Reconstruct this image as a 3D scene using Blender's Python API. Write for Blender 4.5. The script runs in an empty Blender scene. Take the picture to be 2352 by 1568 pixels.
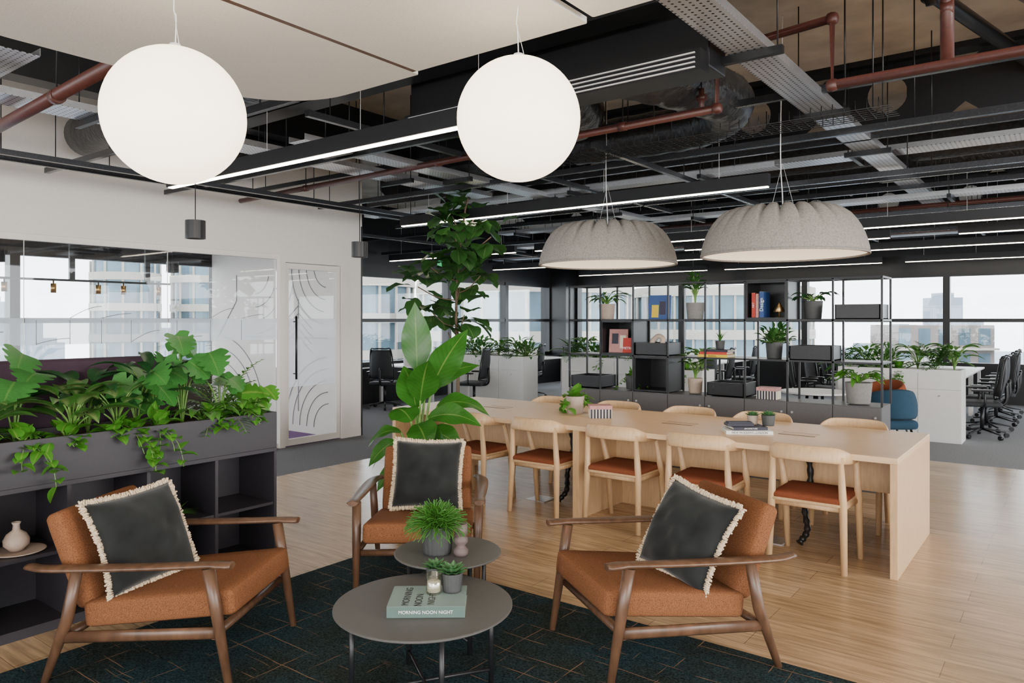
import bpy, bmesh, math, random
from mathutils import Vector, Matrix, Euler
random.seed(7)
pi=math.pi
TH=math.radians(37.2); C=math.cos(TH); S=math.sin(TH)
CAMZ=1.6
def W(x,d,z=0):  # plan coordinates measured along/across the viewing axis -> room axes (metres)
    return Vector((x*C-d*S, x*S+d*C, z))
V=Vector
# ---------------------------------------------------------------- materials
def nodes(name):
    m=bpy.data.materials.new(name); m.use_nodes=True
    nt=m.node_tree; b=nt.nodes['Principled BSDF']; return m,nt,b
def N(nt,t,**k):
    n=nt.nodes.new(t)
    for a,v in k.items(): setattr(n,a,v)
    return n
def L(nt,a,b): nt.links.new(a,b)
def mat(name,col,rough=.5,metal=0,bump=0,scale=60,var=.15,emit=0,ecol=None,stretch=None,detail=3,bd=.01,sheen=0,spec=.5):
    m,nt,b=nodes(name)
    b.inputs['Roughness'].default_value=rough; b.inputs['Metallic'].default_value=metal; b.inputs['Specular IOR Level'].default_value=spec
    if sheen: b.inputs['Sheen Weight'].default_value=sheen
    tc=N(nt,'ShaderNodeTexCoord'); mp=N(nt,'ShaderNodeMapping')
    if stretch: mp.inputs['Scale'].default_value=stretch
    L(nt,tc.outputs['Object'],mp.inputs['Vector'])
    nz=N(nt,'ShaderNodeTexNoise'); nz.inputs['Scale'].default_value=scale; nz.inputs['Detail'].default_value=detail
    L(nt,mp.outputs[0],nz.inputs['Vector'])
    mx=N(nt,'ShaderNodeMix',data_type='RGBA')
    a=[max(0,c*(1-var)) for c in col]+[1]; d=[min(1,c*(1+var)) for c in col]+[1]
    mx.inputs[6].default_value=a; mx.inputs[7].default_value=d
    rp=N(nt,'ShaderNodeMapRange'); rp.inputs[1].default_value=.3; rp.inputs[2].default_value=.7
    L(nt,nz.outputs['Fac'],rp.inputs[0]); L(nt,rp.outputs[0],mx.inputs[0]); L(nt,mx.outputs[2],b.inputs['Base Color'])
    if bump:
        bp=N(nt,'ShaderNodeBump'); bp.inputs['Strength'].default_value=bump; bp.inputs['Distance'].default_value=bd
        L(nt,nz.outputs['Fac'],bp.inputs['Height']); L(nt,bp.outputs[0],b.inputs['Normal'])
    if emit:
        b.inputs['Emission Color'].default_value=(*(ecol or col),1); b.inputs['Emission Strength'].default_value=emit
    return m
def glassmat(name,tint=(1,1,1),gl=.08):
    m=bpy.data.materials.new(name); m.use_nodes=True; nt=m.node_tree; nt.nodes.clear()
    o=N(nt,'ShaderNodeOutputMaterial'); mx=N(nt,'ShaderNodeMixShader'); t=N(nt,'ShaderNodeBsdfTransparent'); g=N(nt,'ShaderNodeBsdfGlossy')
    t.inputs[0].default_value=(*tint,1); g.inputs['Roughness'].default_value=.02
    lw=N(nt,'ShaderNodeLayerWeight'); lw.inputs[0].default_value=.25
    mr=N(nt,'ShaderNodeMapRange'); mr.inputs[3].default_value=gl; mr.inputs[4].default_value=.45
    L(nt,lw.outputs['Fresnel'],mr.inputs[0]); L(nt,mr.outputs[0],mx.inputs[0]); L(nt,t.outputs[0],mx.inputs[1]); L(nt,g.outputs[0],mx.inputs[2]); L(nt,mx.outputs[0],o.inputs[0])
    return m
def frostmat(name,op=.5):
    m=bpy.data.materials.new(name); m.use_nodes=True; nt=m.node_tree; nt.nodes.clear()
    o=N(nt,'ShaderNodeOutputMaterial'); mx=N(nt,'ShaderNodeMixShader'); t=N(nt,'ShaderNodeBsdfTransparent'); g=N(nt,'ShaderNodeBsdfTranslucent')
    g.inputs[0].default_value=(.9,.92,.95,1); mx.inputs[0].default_value=op
    L(nt,t.outputs[0],mx.inputs[1]); L(nt,g.outputs[0],mx.inputs[2]); L(nt,mx.outputs[0],o.inputs[0]); return m
def leafmat(name,dark,light,mid=.06):
    m,nt,b=nodes(name); b.inputs['Roughness'].default_value=.34
    uv=N(nt,'ShaderNodeUVMap'); sp=N(nt,'ShaderNodeSeparateXYZ'); L(nt,uv.outputs[0],sp.inputs[0])
    sb=N(nt,'ShaderNodeMath',operation='SUBTRACT'); sb.inputs[1].default_value=.5; L(nt,sp.outputs[0],sb.inputs[0])
    ab=N(nt,'ShaderNodeMath',operation='ABSOLUTE'); L(nt,sb.outputs[0],ab.inputs[0])
    mr=N(nt,'ShaderNodeMapRange'); mr.inputs[1].default_value=0; mr.inputs[2].default_value=mid; mr.inputs[3].default_value=1; mr.inputs[4].default_value=0
    L(nt,ab.outputs[0],mr.inputs[0])
    tc=N(nt,'ShaderNodeTexCoord'); nz=N(nt,'ShaderNodeTexNoise'); nz.inputs['Scale'].default_value=9; L(nt,tc.outputs['Object'],nz.inputs['Vector'])
    ml=N(nt,'ShaderNodeMath',operation='MULTIPLY_ADD'); L(nt,ab.outputs[0],ml.inputs[0]); ml.inputs[1].default_value=-.5; L(nt,sp.outputs[1],ml.inputs[2])
    sn=N(nt,'ShaderNodeMath',operation='MULTIPLY'); L(nt,ml.outputs[0],sn.inputs[0]); sn.inputs[1].default_value=70
    si=N(nt,'ShaderNodeMath',operation='SINE'); L(nt,sn.outputs[0],si.inputs[0])
    m2=N(nt,'ShaderNodeMath',operation='MULTIPLY_ADD'); L(nt,si.outputs[0],m2.inputs[0]); m2.inputs[1].default_value=.12; L(nt,nz.outputs['Fac'],m2.inputs[2])
    mx=N(nt,'ShaderNodeMix',data_type='RGBA'); mx.inputs[6].default_value=(*dark,1); mx.inputs[7].default_value=(*[min(1,c*1.9) for c in dark],1)
    L(nt,m2.outputs[0],mx.inputs[0])
    mx2=N(nt,'ShaderNodeMix',data_type='RGBA'); mx2.inputs[7].default_value=(*light,1)
    L(nt,mx.outputs[2],mx2.inputs[6]); L(nt,mr.outputs[0],mx2.inputs[0]); L(nt,mx2.outputs[2],b.inputs['Base Color'])
    tr=N(nt,'ShaderNodeBsdfTranslucent'); L(nt,mx2.outputs[2],tr.inputs[0]); ms=N(nt,'ShaderNodeMixShader'); ms.inputs[0].default_value=.3
    o=nt.nodes['Material Output']; L(nt,b.outputs[0],ms.inputs[1]); L(nt,tr.outputs[0],ms.inputs[2]); L(nt,ms.outputs[0],o.inputs[0])
    return m
def woodfloor():
    m,nt,b=nodes('oak_plank_floor'); b.inputs['Roughness'].default_value=.27
    tc=N(nt,'ShaderNodeTexCoord'); br=N(nt,'ShaderNodeTexBrick'); L(nt,tc.outputs['Object'],br.inputs['Vector'])
    br.offset=.37; br.inputs['Scale'].default_value=1; br.inputs['Brick Width'].default_value=1.3; br.inputs['Row Height'].default_value=.19
    br.inputs['Mortar Size'].default_value=.0016; br.inputs['Color1'].default_value=(.43,.275,.145,1); br.inputs['Color2'].default_value=(.55,.37,.21,1); br.inputs['Mortar'].default_value=(.2,.12,.07,1)
    mp=N(nt,'ShaderNodeMapping'); mp.inputs['Scale'].default_value=(1.2,14,1); L(nt,tc.outputs['Object'],mp.inputs[0])
    nz=N(nt,'ShaderNodeTexNoise'); nz.inputs['Scale'].default_value=2.5; nz.inputs['Detail'].default_value=8; nz.inputs['Distortion'].default_value=.6; L(nt,mp.outputs[0],nz.inputs['Vector'])
    cr=N(nt,'ShaderNodeMapRange'); cr.inputs[1].default_value=.35; cr.inputs[2].default_value=.7; cr.inputs[3].default_value=.62; cr.inputs[4].default_value=1.12; L(nt,nz.outputs['Fac'],cr.inputs[0])
    mu=N(nt,'ShaderNodeVectorMath',operation='SCALE'); L(nt,br.outputs['Color'],mu.inputs[0]); L(nt,cr.outputs[0],mu.inputs['Scale']); L(nt,mu.outputs[0],b.inputs['Base Color'])
    bp=N(nt,'ShaderNodeBump'); bp.inputs['Strength'].default_value=.08; L(nt,nz.outputs['Fac'],bp.inputs['Height']); L(nt,bp.outputs[0],b.inputs['Normal'])
    return m
def rugmat():
    m,nt,b=nodes('teal_woven_rug'); b.inputs['Roughness'].default_value=.95; b.inputs['Specular IOR Level'].default_value=.1
    tc=N(nt,'ShaderNodeTexCoord')
    n0=N(nt,'ShaderNodeTexNoise'); n0.inputs['Scale'].default_value=3; L(nt,tc.outputs['Object'],n0.inputs['Vector'])
    ad=N(nt,'ShaderNodeVectorMath',operation='SCALE'); ad.inputs['Scale'].default_value=.04; L(nt,n0.outputs['Color'],ad.inputs[0])
    a2=N(nt,'ShaderNodeVectorMath',operation='ADD'); L(nt,tc.outputs['Object'],a2.inputs[0]); L(nt,ad.outputs[0],a2.inputs[1])
    tot=None
    for (bw,rh,sc_,off,ms,th) in [(.36,.15,5,(0,0,0),.0024,.46),(.52,.11,4,(.07,.03,0),.002,.58),(.16,.41,4.5,(.03,.05,9),.002,.56)]:
        mp=N(nt,'ShaderNodeMapping'); mp.inputs['Location'].default_value=off; L(nt,a2.outputs[0],mp.inputs[0])
        br=N(nt,'ShaderNodeTexBrick'); L(nt,mp.outputs[0],br.inputs['Vector']); br.offset=0; br.inputs['Scale'].default_value=1; br.inputs['Brick Width'].default_value=bw; br.inputs['Row Height'].default_value=rh; br.inputs['Mortar Size'].default_value=ms
        n3=N(nt,'ShaderNodeTexNoise'); n3.inputs['Scale'].default_value=sc_; n3.inputs['Detail'].default_value=4; L(nt,mp.outputs[0],n3.inputs['Vector'])
        mr=N(nt,'ShaderNodeMapRange'); mr.inputs[1].default_value=th; mr.inputs[2].default_value=th+.12; L(nt,n3.outputs['Fac'],mr.inputs[0])
        mm=N(nt,'ShaderNodeMath',operation='MULTIPLY'); L(nt,br.outputs['Fac'],mm.inputs[0]); L(nt,mr.outputs[0],mm.inputs[1])
        if tot is None: tot=mm
        else:
            mxm=N(nt,'ShaderNodeMath',operation='MAXIMUM'); L(nt,tot.outputs[0],mxm.inputs[0]); L(nt,mm.outputs[0],mxm.inputs[1]); tot=mxm
    n1=N(nt,'ShaderNodeTexNoise'); n1.inputs['Scale'].default_value=2.6; n1.inputs['Detail'].default_value=6; L(nt,tc.outputs['Object'],n1.inputs['Vector'])
    cr=N(nt,'ShaderNodeValToRGB'); e=cr.color_ramp.elements; e[0].position=.36; e[0].color=(.016,.021,.018,1); e[1].position=.66; e[1].color=(.014,.030,.036,1); L(nt,n1.outputs['Fac'],cr.inputs[0])
    n2=N(nt,'ShaderNodeTexNoise'); n2.inputs['Scale'].default_value=110; n2.inputs['Detail'].default_value=4; L(nt,tc.outputs['Object'],n2.inputs['Vector'])
    mr2=N(nt,'ShaderNodeMapRange'); mr2.inputs[1].default_value=.3;mr2.inputs[2].default_value=.7;mr2.inputs[3].default_value=.2;mr2.inputs[4].default_value=2.0; L(nt,n2.outputs['Fac'],mr2.inputs[0])
    sc=N(nt,'ShaderNodeVectorMath',operation='SCALE'); L(nt,cr.outputs[0],sc.inputs[0]); L(nt,mr2.outputs[0],sc.inputs['Scale'])
    mx=N(nt,'ShaderNodeMix',data_type='RGBA'); L(nt,tot.outputs[0],mx.inputs[0]); L(nt,sc.outputs[0],mx.inputs[6]); mx.inputs[7].default_value=(.22,.13,.08,1)
    L(nt,mx.outputs[2],b.inputs['Base Color'])
    bp=N(nt,'ShaderNodeBump'); bp.inputs['Strength'].default_value=.6; bp.inputs['Distance'].default_value=.004; L(nt,n2.outputs['Fac'],bp.inputs['Height']); L(nt,bp.outputs[0],b.inputs['Normal'])
    return m
def perfmat():
    m,nt,b=nodes('perforated_galvanised_steel'); b.inputs['Roughness'].default_value=.3; b.inputs['Metallic'].default_value=.7
    tc=N(nt,'ShaderNodeTexCoord'); vo=N(nt,'ShaderNodeTexVoronoi',voronoi_dimensions='2D'); vo.inputs['Scale'].default_value=27; vo.inputs['Randomness'].default_value=0; L(nt,tc.outputs['Object'],vo.inputs['Vector'])
    gt=N(nt,'ShaderNodeMath',operation='LESS_THAN'); gt.inputs[1].default_value=.2; L(nt,vo.outputs['Distance'],gt.inputs[0])
    mx=N(nt,'ShaderNodeMix',data_type='RGBA'); mx.inputs[6].default_value=(.66,.69,.74,1); mx.inputs[7].default_value=(.03,.03,.03,1)
    L(nt,gt.outputs[0],mx.inputs[0]); L(nt,mx.outputs[2],b.inputs['Base Color']); return m
M={}
M['floor']=woodfloor(); M['rug']=rugmat(); M['perf']=perfmat()
M['galv']=mat('galvanised_steel',(.55,.57,.6),.3,.8,0,30,.08)
M['carpet']=mat('grey_carpet',(.13,.13,.14),.95,0,.5,90,.35)
M['carpetb']=mat('neutral_grey_carpet',(.19,.20,.22),.95,0,.4,70,.3)
M['purple']=mat('purple_carpet',(.13,.05,.16),.95,0,.4,90,.25)
M['white']=mat('white_painted_wall',(.76,.72,.67),.8,0,.03,30,.02)
M['whitel']=mat('white_laminate',(.66,.66,.65),.5,0,0,20,.02)
M['black']=mat('black_paint',(.006,.0065,.008),.36,0,0,40,.2,spec=.4)
M['blackm']=mat('black_powder_coat',(.010,.0105,.012),.36,.1,0,60,.2,spec=.4)
M['rail']=mat('dark_channel_steel',(.06,.063,.07),.25,.7,0,60,.2)
M['duct']=mat('black_wrapped_duct',(.045,.047,.05),.3,.5,.6,9,.3,stretch=(3,3,3),bd=.015)
M['concrete']=mat('beige_concrete_slab',(.50,.455,.385),.9,0,.2,3,.22,detail=8)
M['red']=mat('red_oxide_pipe',(.075,.022,.016),.42,0,.05,40,.15)
M['oak']=mat('pale_oak_veneer',(.67,.455,.265),.40,0,.03,9,.08,stretch=(.6,7,7),detail=6)
M['oakc']=mat('pale_oak_chair_wood',(.56,.36,.19),.42,0,.03,12,.10,stretch=(5,5,.8),detail=6)
M['walnut']=mat('walnut_wood',(.105,.053,.029),.36,0,.05,9,.3,stretch=(3,3,1),detail=6)
M['tan']=mat('rust_woven_fabric',(.185,.075,.032),.9,0,.7,230,.4,bd=.002,spec=.15)
M['orange']=mat('orange_seat_fabric',(.20,.058,.026),.9,0,.5,240,.2,bd=.002,spec=.15)
M['velvet']=mat('charcoal_velvet',(.014,.0155,.0155),.85,0,.1,7,.4,sheen=.15,spec=.15)
M['fringe']=mat('cream_fringe',(.62,.50,.35),.95,0,.3,120,.12)
M['slate']=mat('grey_table_laminate',(.09,.087,.083),.42,0,0,50,.05)
M['cab']=mat('dark_plum_grey_laminate',(.024,.021,.027),.5,0,.02,60,.08)
M['cabg']=mat('grey_cabinet_laminate',(.075,.072,.076),.5,0,.02,60,.08)
M['felt']=mat('warm_grey_felt',(.27,.25,.225),.95,0,.2,80,.2,bd=.002,spec=.1)
M['feltc']=mat('cream_felt_panel',(.76,.73,.68),.95,0,.2,90,.05,bd=.003)
M['soffit']=mat('felt_lamp_inner',(.8,.72,.6),.8,emit=1.2,ecol=(1,.78,.54))
M['globe']=mat('opal_glass_globe',(.9,.85,.75),.3,emit=3.4,ecol=(1,.81,.56),var=.02)
M['led']=mat('led_diffuser',(1,.95,.85),.4,emit=24,ecol=(1,.85,.66),var=0)
M['wire']=mat('white_cable',(.7,.7,.7),.5)
M['steel']=mat('brushed_steel',(.6,.6,.62),.3,.9,0,30,.05)
M['brass']=mat('brass',(.45,.27,.10),.3,.9)
M['sofa']=mat('aubergine_upholstery',(.045,.022,.04),.9,0,.4,200,.2,bd=.002)
M['soil']=mat('clay_pebble_soil',(.09,.045,.025),.95,0,1,70,.5,bd=.01)
M['pot']=mat('dark_grey_ceramic',(.05,.052,.053),.6,0,.1,40,.1)
M['potg']=mat('grey_stone_pot',(.19,.185,.175),.75,0,.15,40,.1)
M['potc']=mat('taupe_ceramic_pot',(.36,.28,.22),.65,0,.1,40,.08)
M['ceram']=mat('pink_stone_ceramic',(.48,.37,.30),.6,0,.1,40,.05)
M['mauve']=mat('mauve_stone',(.13,.095,.09),.6,0,.1,40,.1)
M['teal']=mat('sage_book_cover',(.20,.27,.25),.6,0,0,20,.03)
M['spine']=mat('green_book_spine',(.075,.125,.11),.6,0,0,20,.03)
M['paper']=mat('paper_pages',(.68,.62,.5),.9,0,.3,40,.08,stretch=(1,1,20))
M['ink']=mat('black_ink',(.01,.01,.01),.6)
M['whiteink']=mat('white_ink',(.75,.75,.75),.6)
M['redc']=mat('red_book_cloth',(.42,.03,.02),.6); M['bluec']=mat('blue_book_cloth',(.02,.06,.20),.6)
M['yellow']=mat('yellow_book_cloth',(.6,.42,.02),.6); M['dark']=mat('dark_book_cloth',(.02,.02,.035),.6); M['pinkc']=mat('pink_card',(.42,.2,.19),.6)
M['wax']=mat('candle_wax',(.85,.8,.68),.5,emit=.2,ecol=(1,.8,.5))
M['candleglass']=glassmat('clear_candle_glass',(.95,.95,.9),.2)
M['glass']=glassmat('clear_partition_glass',(.98,.99,.99),.03)
M['wglass']=glassmat('window_glass',(.95,.97,.98),.03)
M['frost']=frostmat('frosted_film',.4); M['frostd']=frostmat('door_film',.3)
M['line']=mat('grey_line_graphic',(.22,.23,.25),.7)
M['blueup']=mat('blue_upholstery',(.008,.04,.075),.9,0,.4,200,.2,bd=.002)
M['mesh']=mat('charcoal_chair_mesh',(.018,.02,.024),.7,0,.4,300,.2)
M['greens']=mat('green_exit_sign',(.02,.35,.12),.5,emit=.5,ecol=(.02,.6,.2))
M['fac']=mat('pale_facade_panel',(.34,.315,.265),.7,0,0,.5,.05)
M['facg']=mat('facade_glazing',(.085,.135,.165),.15,.2,0,.35,.35)
M['facb']=mat('brown_brick_facade',(.17,.145,.13),.8,0,0,.6,.1)
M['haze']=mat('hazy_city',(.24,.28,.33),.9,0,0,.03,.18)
M['trunk']=mat('bark',(.12,.08,.05),.85,0,.6,60,.3)
M['stem']=mat('green_stem',(.12,.25,.045),.5,0,0,30,.2)
M['tape']=mat('spine_cable_black',(.01,.01,.01),.4)
M['lf_bana']=leafmat('banana_leaf',(.022,.10,.010),(.17,.30,.055),.035)
M['lf_fig']=leafmat('fig_leaf',(.026,.085,.018),(.14,.27,.07),.045)
M['lf_mon']=leafmat('split_leaf',(.032,.14,.026),(.12,.28,.06),.04)
M['lf_agl']=leafmat('striped_leaf',(.05,.16,.028),(.36,.48,.18),.26)
M['lf_pot']=leafmat('trailing_leaf',(.055,.20,.018),(.24,.40,.07),.10)
M['lf_dk']=leafmat('dark_strap_leaf',(.014,.065,.018),(.06,.15,.045),.06)
M['lf_fern']=leafmat('fern_leaf',(.045,.15,.02),(.13,.28,.05),.1)
M['lf_fern2']=leafmat('bush_leaf',(.03,.10,.02),(.09,.22,.04),.1)
M['lf_suc']=leafmat('succulent_leaf',(.05,.14,.05),(.14,.26,.12),.2)
# ---------------------------------------------------------------- mesh building
SPLIT={'hanger_rod','bracket','divider','coupling','suspension_wire','suspension_bar','cross_rail','stripe','hanger','cable_line','slot_diffuser','flap_gap','side_flange'}
class MB:
    def __init__(s): s.v=[];s.f=[];s.uv=[];s.sm=[]
    def add(s,vs,fs,sm=False,uv=None):
        o=len(s.v); s.v+= [V(p) for p in vs]
        for i,f in enumerate(fs):
            s.f.append([o+j for j in f]); s.sm.append(sm); s.uv.append(uv and [uv[j] for j in f])
        return s
    def bx(s,x0,x1,y0,y1,z0,z1,T=None):
        vs=[V((x,y,z)) for z in(z0,z1) for y in(y0,y1) for x in(x0,x1)]
        if T: vs=[T@p for p in vs]
        return s.add(vs,[(0,2,3,1),(4,5,7,6),(0,1,5,4),(2,6,7,3),(0,4,6,2),(1,3,7,5)])
    def beam(s,a,b,w,h,up=V((0,0,1))):
        a=V(a);b=V(b);t=(b-a).normalized()
        if abs(t.dot(up))>.98: up=V((0,1,0))
        sd=t.cross(up).normalized()*w/2; u=sd.cross(t).normalized()*h/2
        vs=[p+q for p in(a,b) for q in(-sd-u,sd-u,sd+u,-sd+u)]
        return s.add(vs,[(0,3,2,1),(4,5,6,7),(0,1,5,4),(1,2,6,5),(2,3,7,6),(3,0,4,7)])
    def tube(s,pts,r,n=8,up=None,cap=True):
        pts=[V(p) for p in pts]; k=len(pts); 
        if not isinstance(r,(list,tuple)): r=[r]*k
        if isinstance(r,tuple): r=[r]*k
        t0=(pts[1]-pts[0]).normalized()
        if up is None: up=V((0,0,1)) if abs(t0.z)<.9 else V((0,1,0))
        nn=V(up); vs=[]
        for i,p in enumerate(pts):
            t=(pts[min(i+1,k-1)]-pts[max(i-1,0)]).normalized()
            q=nn-t*nn.dot(t)
            nn=q.normalized() if q.length>1e-5 else nn
            sd=t.cross(nn); a,b=(r[i] if isinstance(r[i],(list,tuple)) else (r[i],r[i]))
            for j in range(n):
                c=2*pi*j/n; vs.append(p+sd*a*math.cos(c)+nn*b*math.sin(c))
        fs=[(i*n+j,i*n+(j+1)%n,(i+1)*n+(j+1)%n,(i+1)*n+j) for i in range(k-1) for j in range(n)]
        s.add(vs,fs,True)
        if cap:
            o=len(s.v)-len(vs)
            s.f.append([o+j for j in range(n)][::-1]);s.sm.append(False);s.uv.append(None)
            s.f.append([o+(k-1)*n+j for j in range(n)]);s.sm.append(False);s.uv.append(None)
        return s
    def lathe(s,prof,n=28,c=(0,0,0),sm=True,mod=None):
        c=V(c);vs=[]
        for i,(r,z) in enumerate(prof):
            for j in range(n):
                a=2*pi*j/n; rr=r; zz=z
                if mod: rr,zz=mod(r,z,a,i)
                vs.append(c+V((rr*math.cos(a),rr*math.sin(a),zz)))
        fs=[(i*n+j,i*n+(j+1)%n,(i+1)*n+(j+1)%n,(i+1)*n+j) for i in range(len(prof)-1) for j in range(n)]
        return s.add(vs,fs,sm)
    def rbox(s,c,size,r,puff=0,n=7,T=None):
        c=V(c);h=V(size)/2
        def sp(i): return math.sin(pi/2*(2*i/n-1))
        for ax in range(3):
            for sg in(-1,1):
                vs=[]
                for i in range(n+1):
                    for j in range(n+1):
                        q=[0,0,0];q[ax]=sg;q[(ax+1)%3]=sp(i);q[(ax+2)%3]=sp(j)
                        p=V((q[0]*h.x,q[1]*h.y,q[2]*h.z))
                        inn=V([max(-(h[k]-r),min(h[k]-r,p[k])) for k in range(3)])
                        d=p-inn
                        if d.length>1e-6: p=inn+d.normalized()*r
                        if puff: p.z+=(1 if q[2]>0 else -1)*abs(q[2])*puff*(1-(p.x/h.x)**2)*(1-(p.y/h.y)**2)
                        p+=c
                        vs.append(T@p if T else p)
                fs=[(i*(n+1)+j,(i+1)*(n+1)+j,(i+1)*(n+1)+j+1,i*(n+1)+j+1) for i in range(n) for j in range(n)]
                if sg<0: fs=[f[::-1] for f in fs]
                s.add(vs,fs,True)
        return s
    def leaf(s,base,d,Ln,Wd,shape='oval',droop=.6,seg=6,up=V((0,0,1)),fold=.18,wav=0):
        p=V(base);d=V(d).normalized();sd=d.cross(up)
        if sd.length<.05: sd=V((random.uniform(-1,1),random.uniform(-1,1),0))
        sd.normalize();vs=[];uv=[]
        if shape=='split': seg=14
        st=Ln/seg
        ph=random.random()*6
        for i in range(seg+1):
            t=i/seg
            if shape=='oval': w=math.sin(pi*min(1,t*.97+.03)**.85)
            elif shape=='heart': w=(math.sin(pi*(t*.85+.15))**.8) if t<1 else 0; w*= (1.15-.5*t)
            elif shape=='split':
                w=(math.sin(pi*(t*.84+.16))**.7)*(1.12-.3*t); w*= (.66 if i%3==2 and 3<i<13 else 1)
            elif shape=='lance': w=math.sin(pi*t**.75)
            elif shape=='fiddle': w=math.sin(pi*min(1,t)**1.35)**.75
            elif shape=='strap': w=(1-t)**.5*min(1,.4+t*3)
            if i==seg: w=0
            w=max(w,.02)*Wd/2
            nrm=sd.cross(d).normalized()
            wv=nrm*wav*math.sin(ph+t*14)*w
            vs+= [p-sd*w+nrm*w*fold*2+wv,p,p+sd*w+nrm*w*fold*2-wv]; uv+=[(0,t),(.5,t),(1,t)]
            p=p+d*st; d=(d+V((0,0,-1))*droop*st/Ln*1.0).normalized()
        fs=[]
        for i in range(seg):
            a=3*i; fs+=[(a,a+1,a+4,a+3),(a+1,a+2,a+5,a+4)]
        s.add(vs,fs,True,uv); return p
    def mesh(s,name,merge=False):
        me=bpy.data.meshes.new(name); me.from_pydata([tuple(p) for p in s.v],[],s.f)
        me.polygons.foreach_set('use_smooth',s.sm)
        if any(s.uv):
            l=me.uv_layers.new(name='UVMap').data;k=0
            for i,f in enumerate(s.f):
                for j in range(len(f)):
                    if s.uv[i]: l[k].uv=s.uv[i][j]
                    k+=1
        if merge:
            bm=bmesh.new();bm.from_mesh(me);bmesh.ops.remove_doubles(bm,verts=bm.verts,dist=1e-5);bm.to_mesh(me);bm.free()
        me.update(); return me
    def comps(s):
        p=list(range(len(s.v)))
        def fd(a):
            while p[a]!=a: p[a]=p[p[a]];a=p[a]
            return a
        for f in s.f:
            r=fd(f[0])
            for j in f[1:]: p[fd(j)]=r
        g={}
        for i,f in enumerate(s.f): g.setdefault(fd(f[0]),[]).append(i)
        out=[]
        for fi in g.values():
            m=MB(); mp={}
            for i in fi:
                for j in s.f[i]:
                    if j not in mp: mp[j]=len(m.v); m.v.append(s.v[j])
                m.f.append([mp[j] for j in s.f[i]]); m.sm.append(s.sm[i]); m.uv.append(s.uv[i])
            out.append(m)
        return out
    def obj(s,name,m,parent=None,bevel=0,merge=False,loc=None,**k):
        if name in SPLIT and parent and not getattr(s,'one',False):
            cs=s.comps()
            if len(cs)>1:
                for c in cs: c.one=True; o=c.obj(name,m,parent,bevel,merge,loc,**k)
                return o
        me=s.mesh(name,merge); me.materials.append(M[m] if isinstance(m,str) else m)
        o=bpy.data.objects.new(name,me); bpy.context.scene.collection.objects.link(o)
        if parent: o.parent=parent
        if loc is not None: o.location=loc
        if bevel:
            b=o.modifiers.new('bevel','BEVEL'); b.width=bevel; b.segments=2; b.limit_method='ANGLE'
        for a,v in k.items(): o[a]=v
        return o
def thing(name,label,cat,loc=(0,0,0),rz=0,group=None):
    o=bpy.data.objects.new(name,None); o.empty_display_size=.1; bpy.context.scene.collection.objects.link(o)
    o.location=loc; o.rotation_euler=(0,0,rz); o['label']=label; o['category']=cat
    if group: o['group']=group
    return o
def single(mb,name,m,label,cat,loc=(0,0,0),rz=0,group=None,bevel=0,merge=False):
    o=mb.obj(name,m,None,bevel,merge); o.location=loc; o.rotation_euler=(0,0,rz); o['label']=label;o['category']=cat
    if group:o['group']=group
    return o
def dup(root,loc,rz=None,label=None):
    def rec(o,par):
        c=o.copy(); bpy.context.scene.collection.objects.link(c)
        if par: c.parent=par
        for ch in list(o.children): rec(ch,c)
        return c
    n=rec(root,None); n.location=loc
    if rz is not None: n.rotation_euler=(0,0,rz)
    if label: n['label']=label
    return n
def struct(mb,name,m,bevel=0):
    return mb.obj(name,m,None,bevel,kind='structure')
def sm(pts,k=5):
    pts=[V(p) for p in pts];o=[]
    P=[pts[0]*2-pts[1]]+pts+[pts[-1]*2-pts[-2]]
    for i in range(1,len(P)-2):
        a,b,c,d=P[i-1:i+3]
        for j in range(k):
            t=j/k; o.append(.5*((2*b)+(c-a)*t+(2*a-5*b+4*c-d)*t*t+(3*b-a-3*c+d)*t**3))
    o.append(pts[-1]); return o
def text(body,size,m,parent,loc,rot,name='lettering',ext=.0006,sx=1):
    cu=bpy.data.curves.new('t','FONT'); cu.body=body; cu.size=size; cu.extrude=ext; cu.align_x='CENTER'; cu.align_y='CENTER'
    t=bpy.data.objects.new('t',cu); bpy.context.scene.collection.objects.link(t)
    dg=bpy.context.evaluated_depsgraph_get(); me=bpy.data.meshes.new_from_object(t.evaluated_get(dg)); bpy.data.objects.remove(t)
    me.materials.clear(); me.materials.append(M[m]); o=bpy.data.objects.new(name,me); bpy.context.scene.collection.objects.link(o)
    o.parent=parent; o.location=loc; o.rotation_euler=rot; o.scale=(sx,1,1); return o
R=random.uniform
# ---------------------------------------------------------------- ROOM
WX=-7.9; OX=-11.1; FY=16.8; CZ=3.9
struct(MB().bx(-6.5,7,-5,9.6,-.1,0),'floor','floor')
struct(MB().bx(OX,-6.5,6.95,9.6,-.1,0).bx(WX,-6.5,-5,6.95,-.1,0),'floor','carpet')
struct(MB().bx(OX,7,9.6,FY,-.1,0),'floor','carpetb')
struct(MB().bx(OX,WX,-5,6.95,-.1,0),'floor','purple')
struct(MB().bx(OX-.3,7,-5,FY+.3,CZ,CZ+.2),'ceiling','concrete')
w=MB().bx(WX-.12,WX,-5,6.95,2.42,CZ).bx(WX-.12,WX,6.66,6.95,0,2.42); struct(w,'wall_left','white')
struct(MB().bx(OX,WX-.12,6.6,6.9,0,CZ),'wall_meeting','white')
struct(MB().bx(OX,WX-.12,6.9,6.95,0,CZ).bx(WX+.001,WX+.006,6.93,6.955,0,2.9),'wall_back','black')
struct(MB().bx(WX,WX+.015,6.66,6.92,0,.12),'baseboard_left','white')
struct(MB().bx(OX-.3,7,FY,FY+.3,0,.7).bx(OX-.3,7,FY,FY+.3,2.53,CZ),'wall_far','black')
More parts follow.
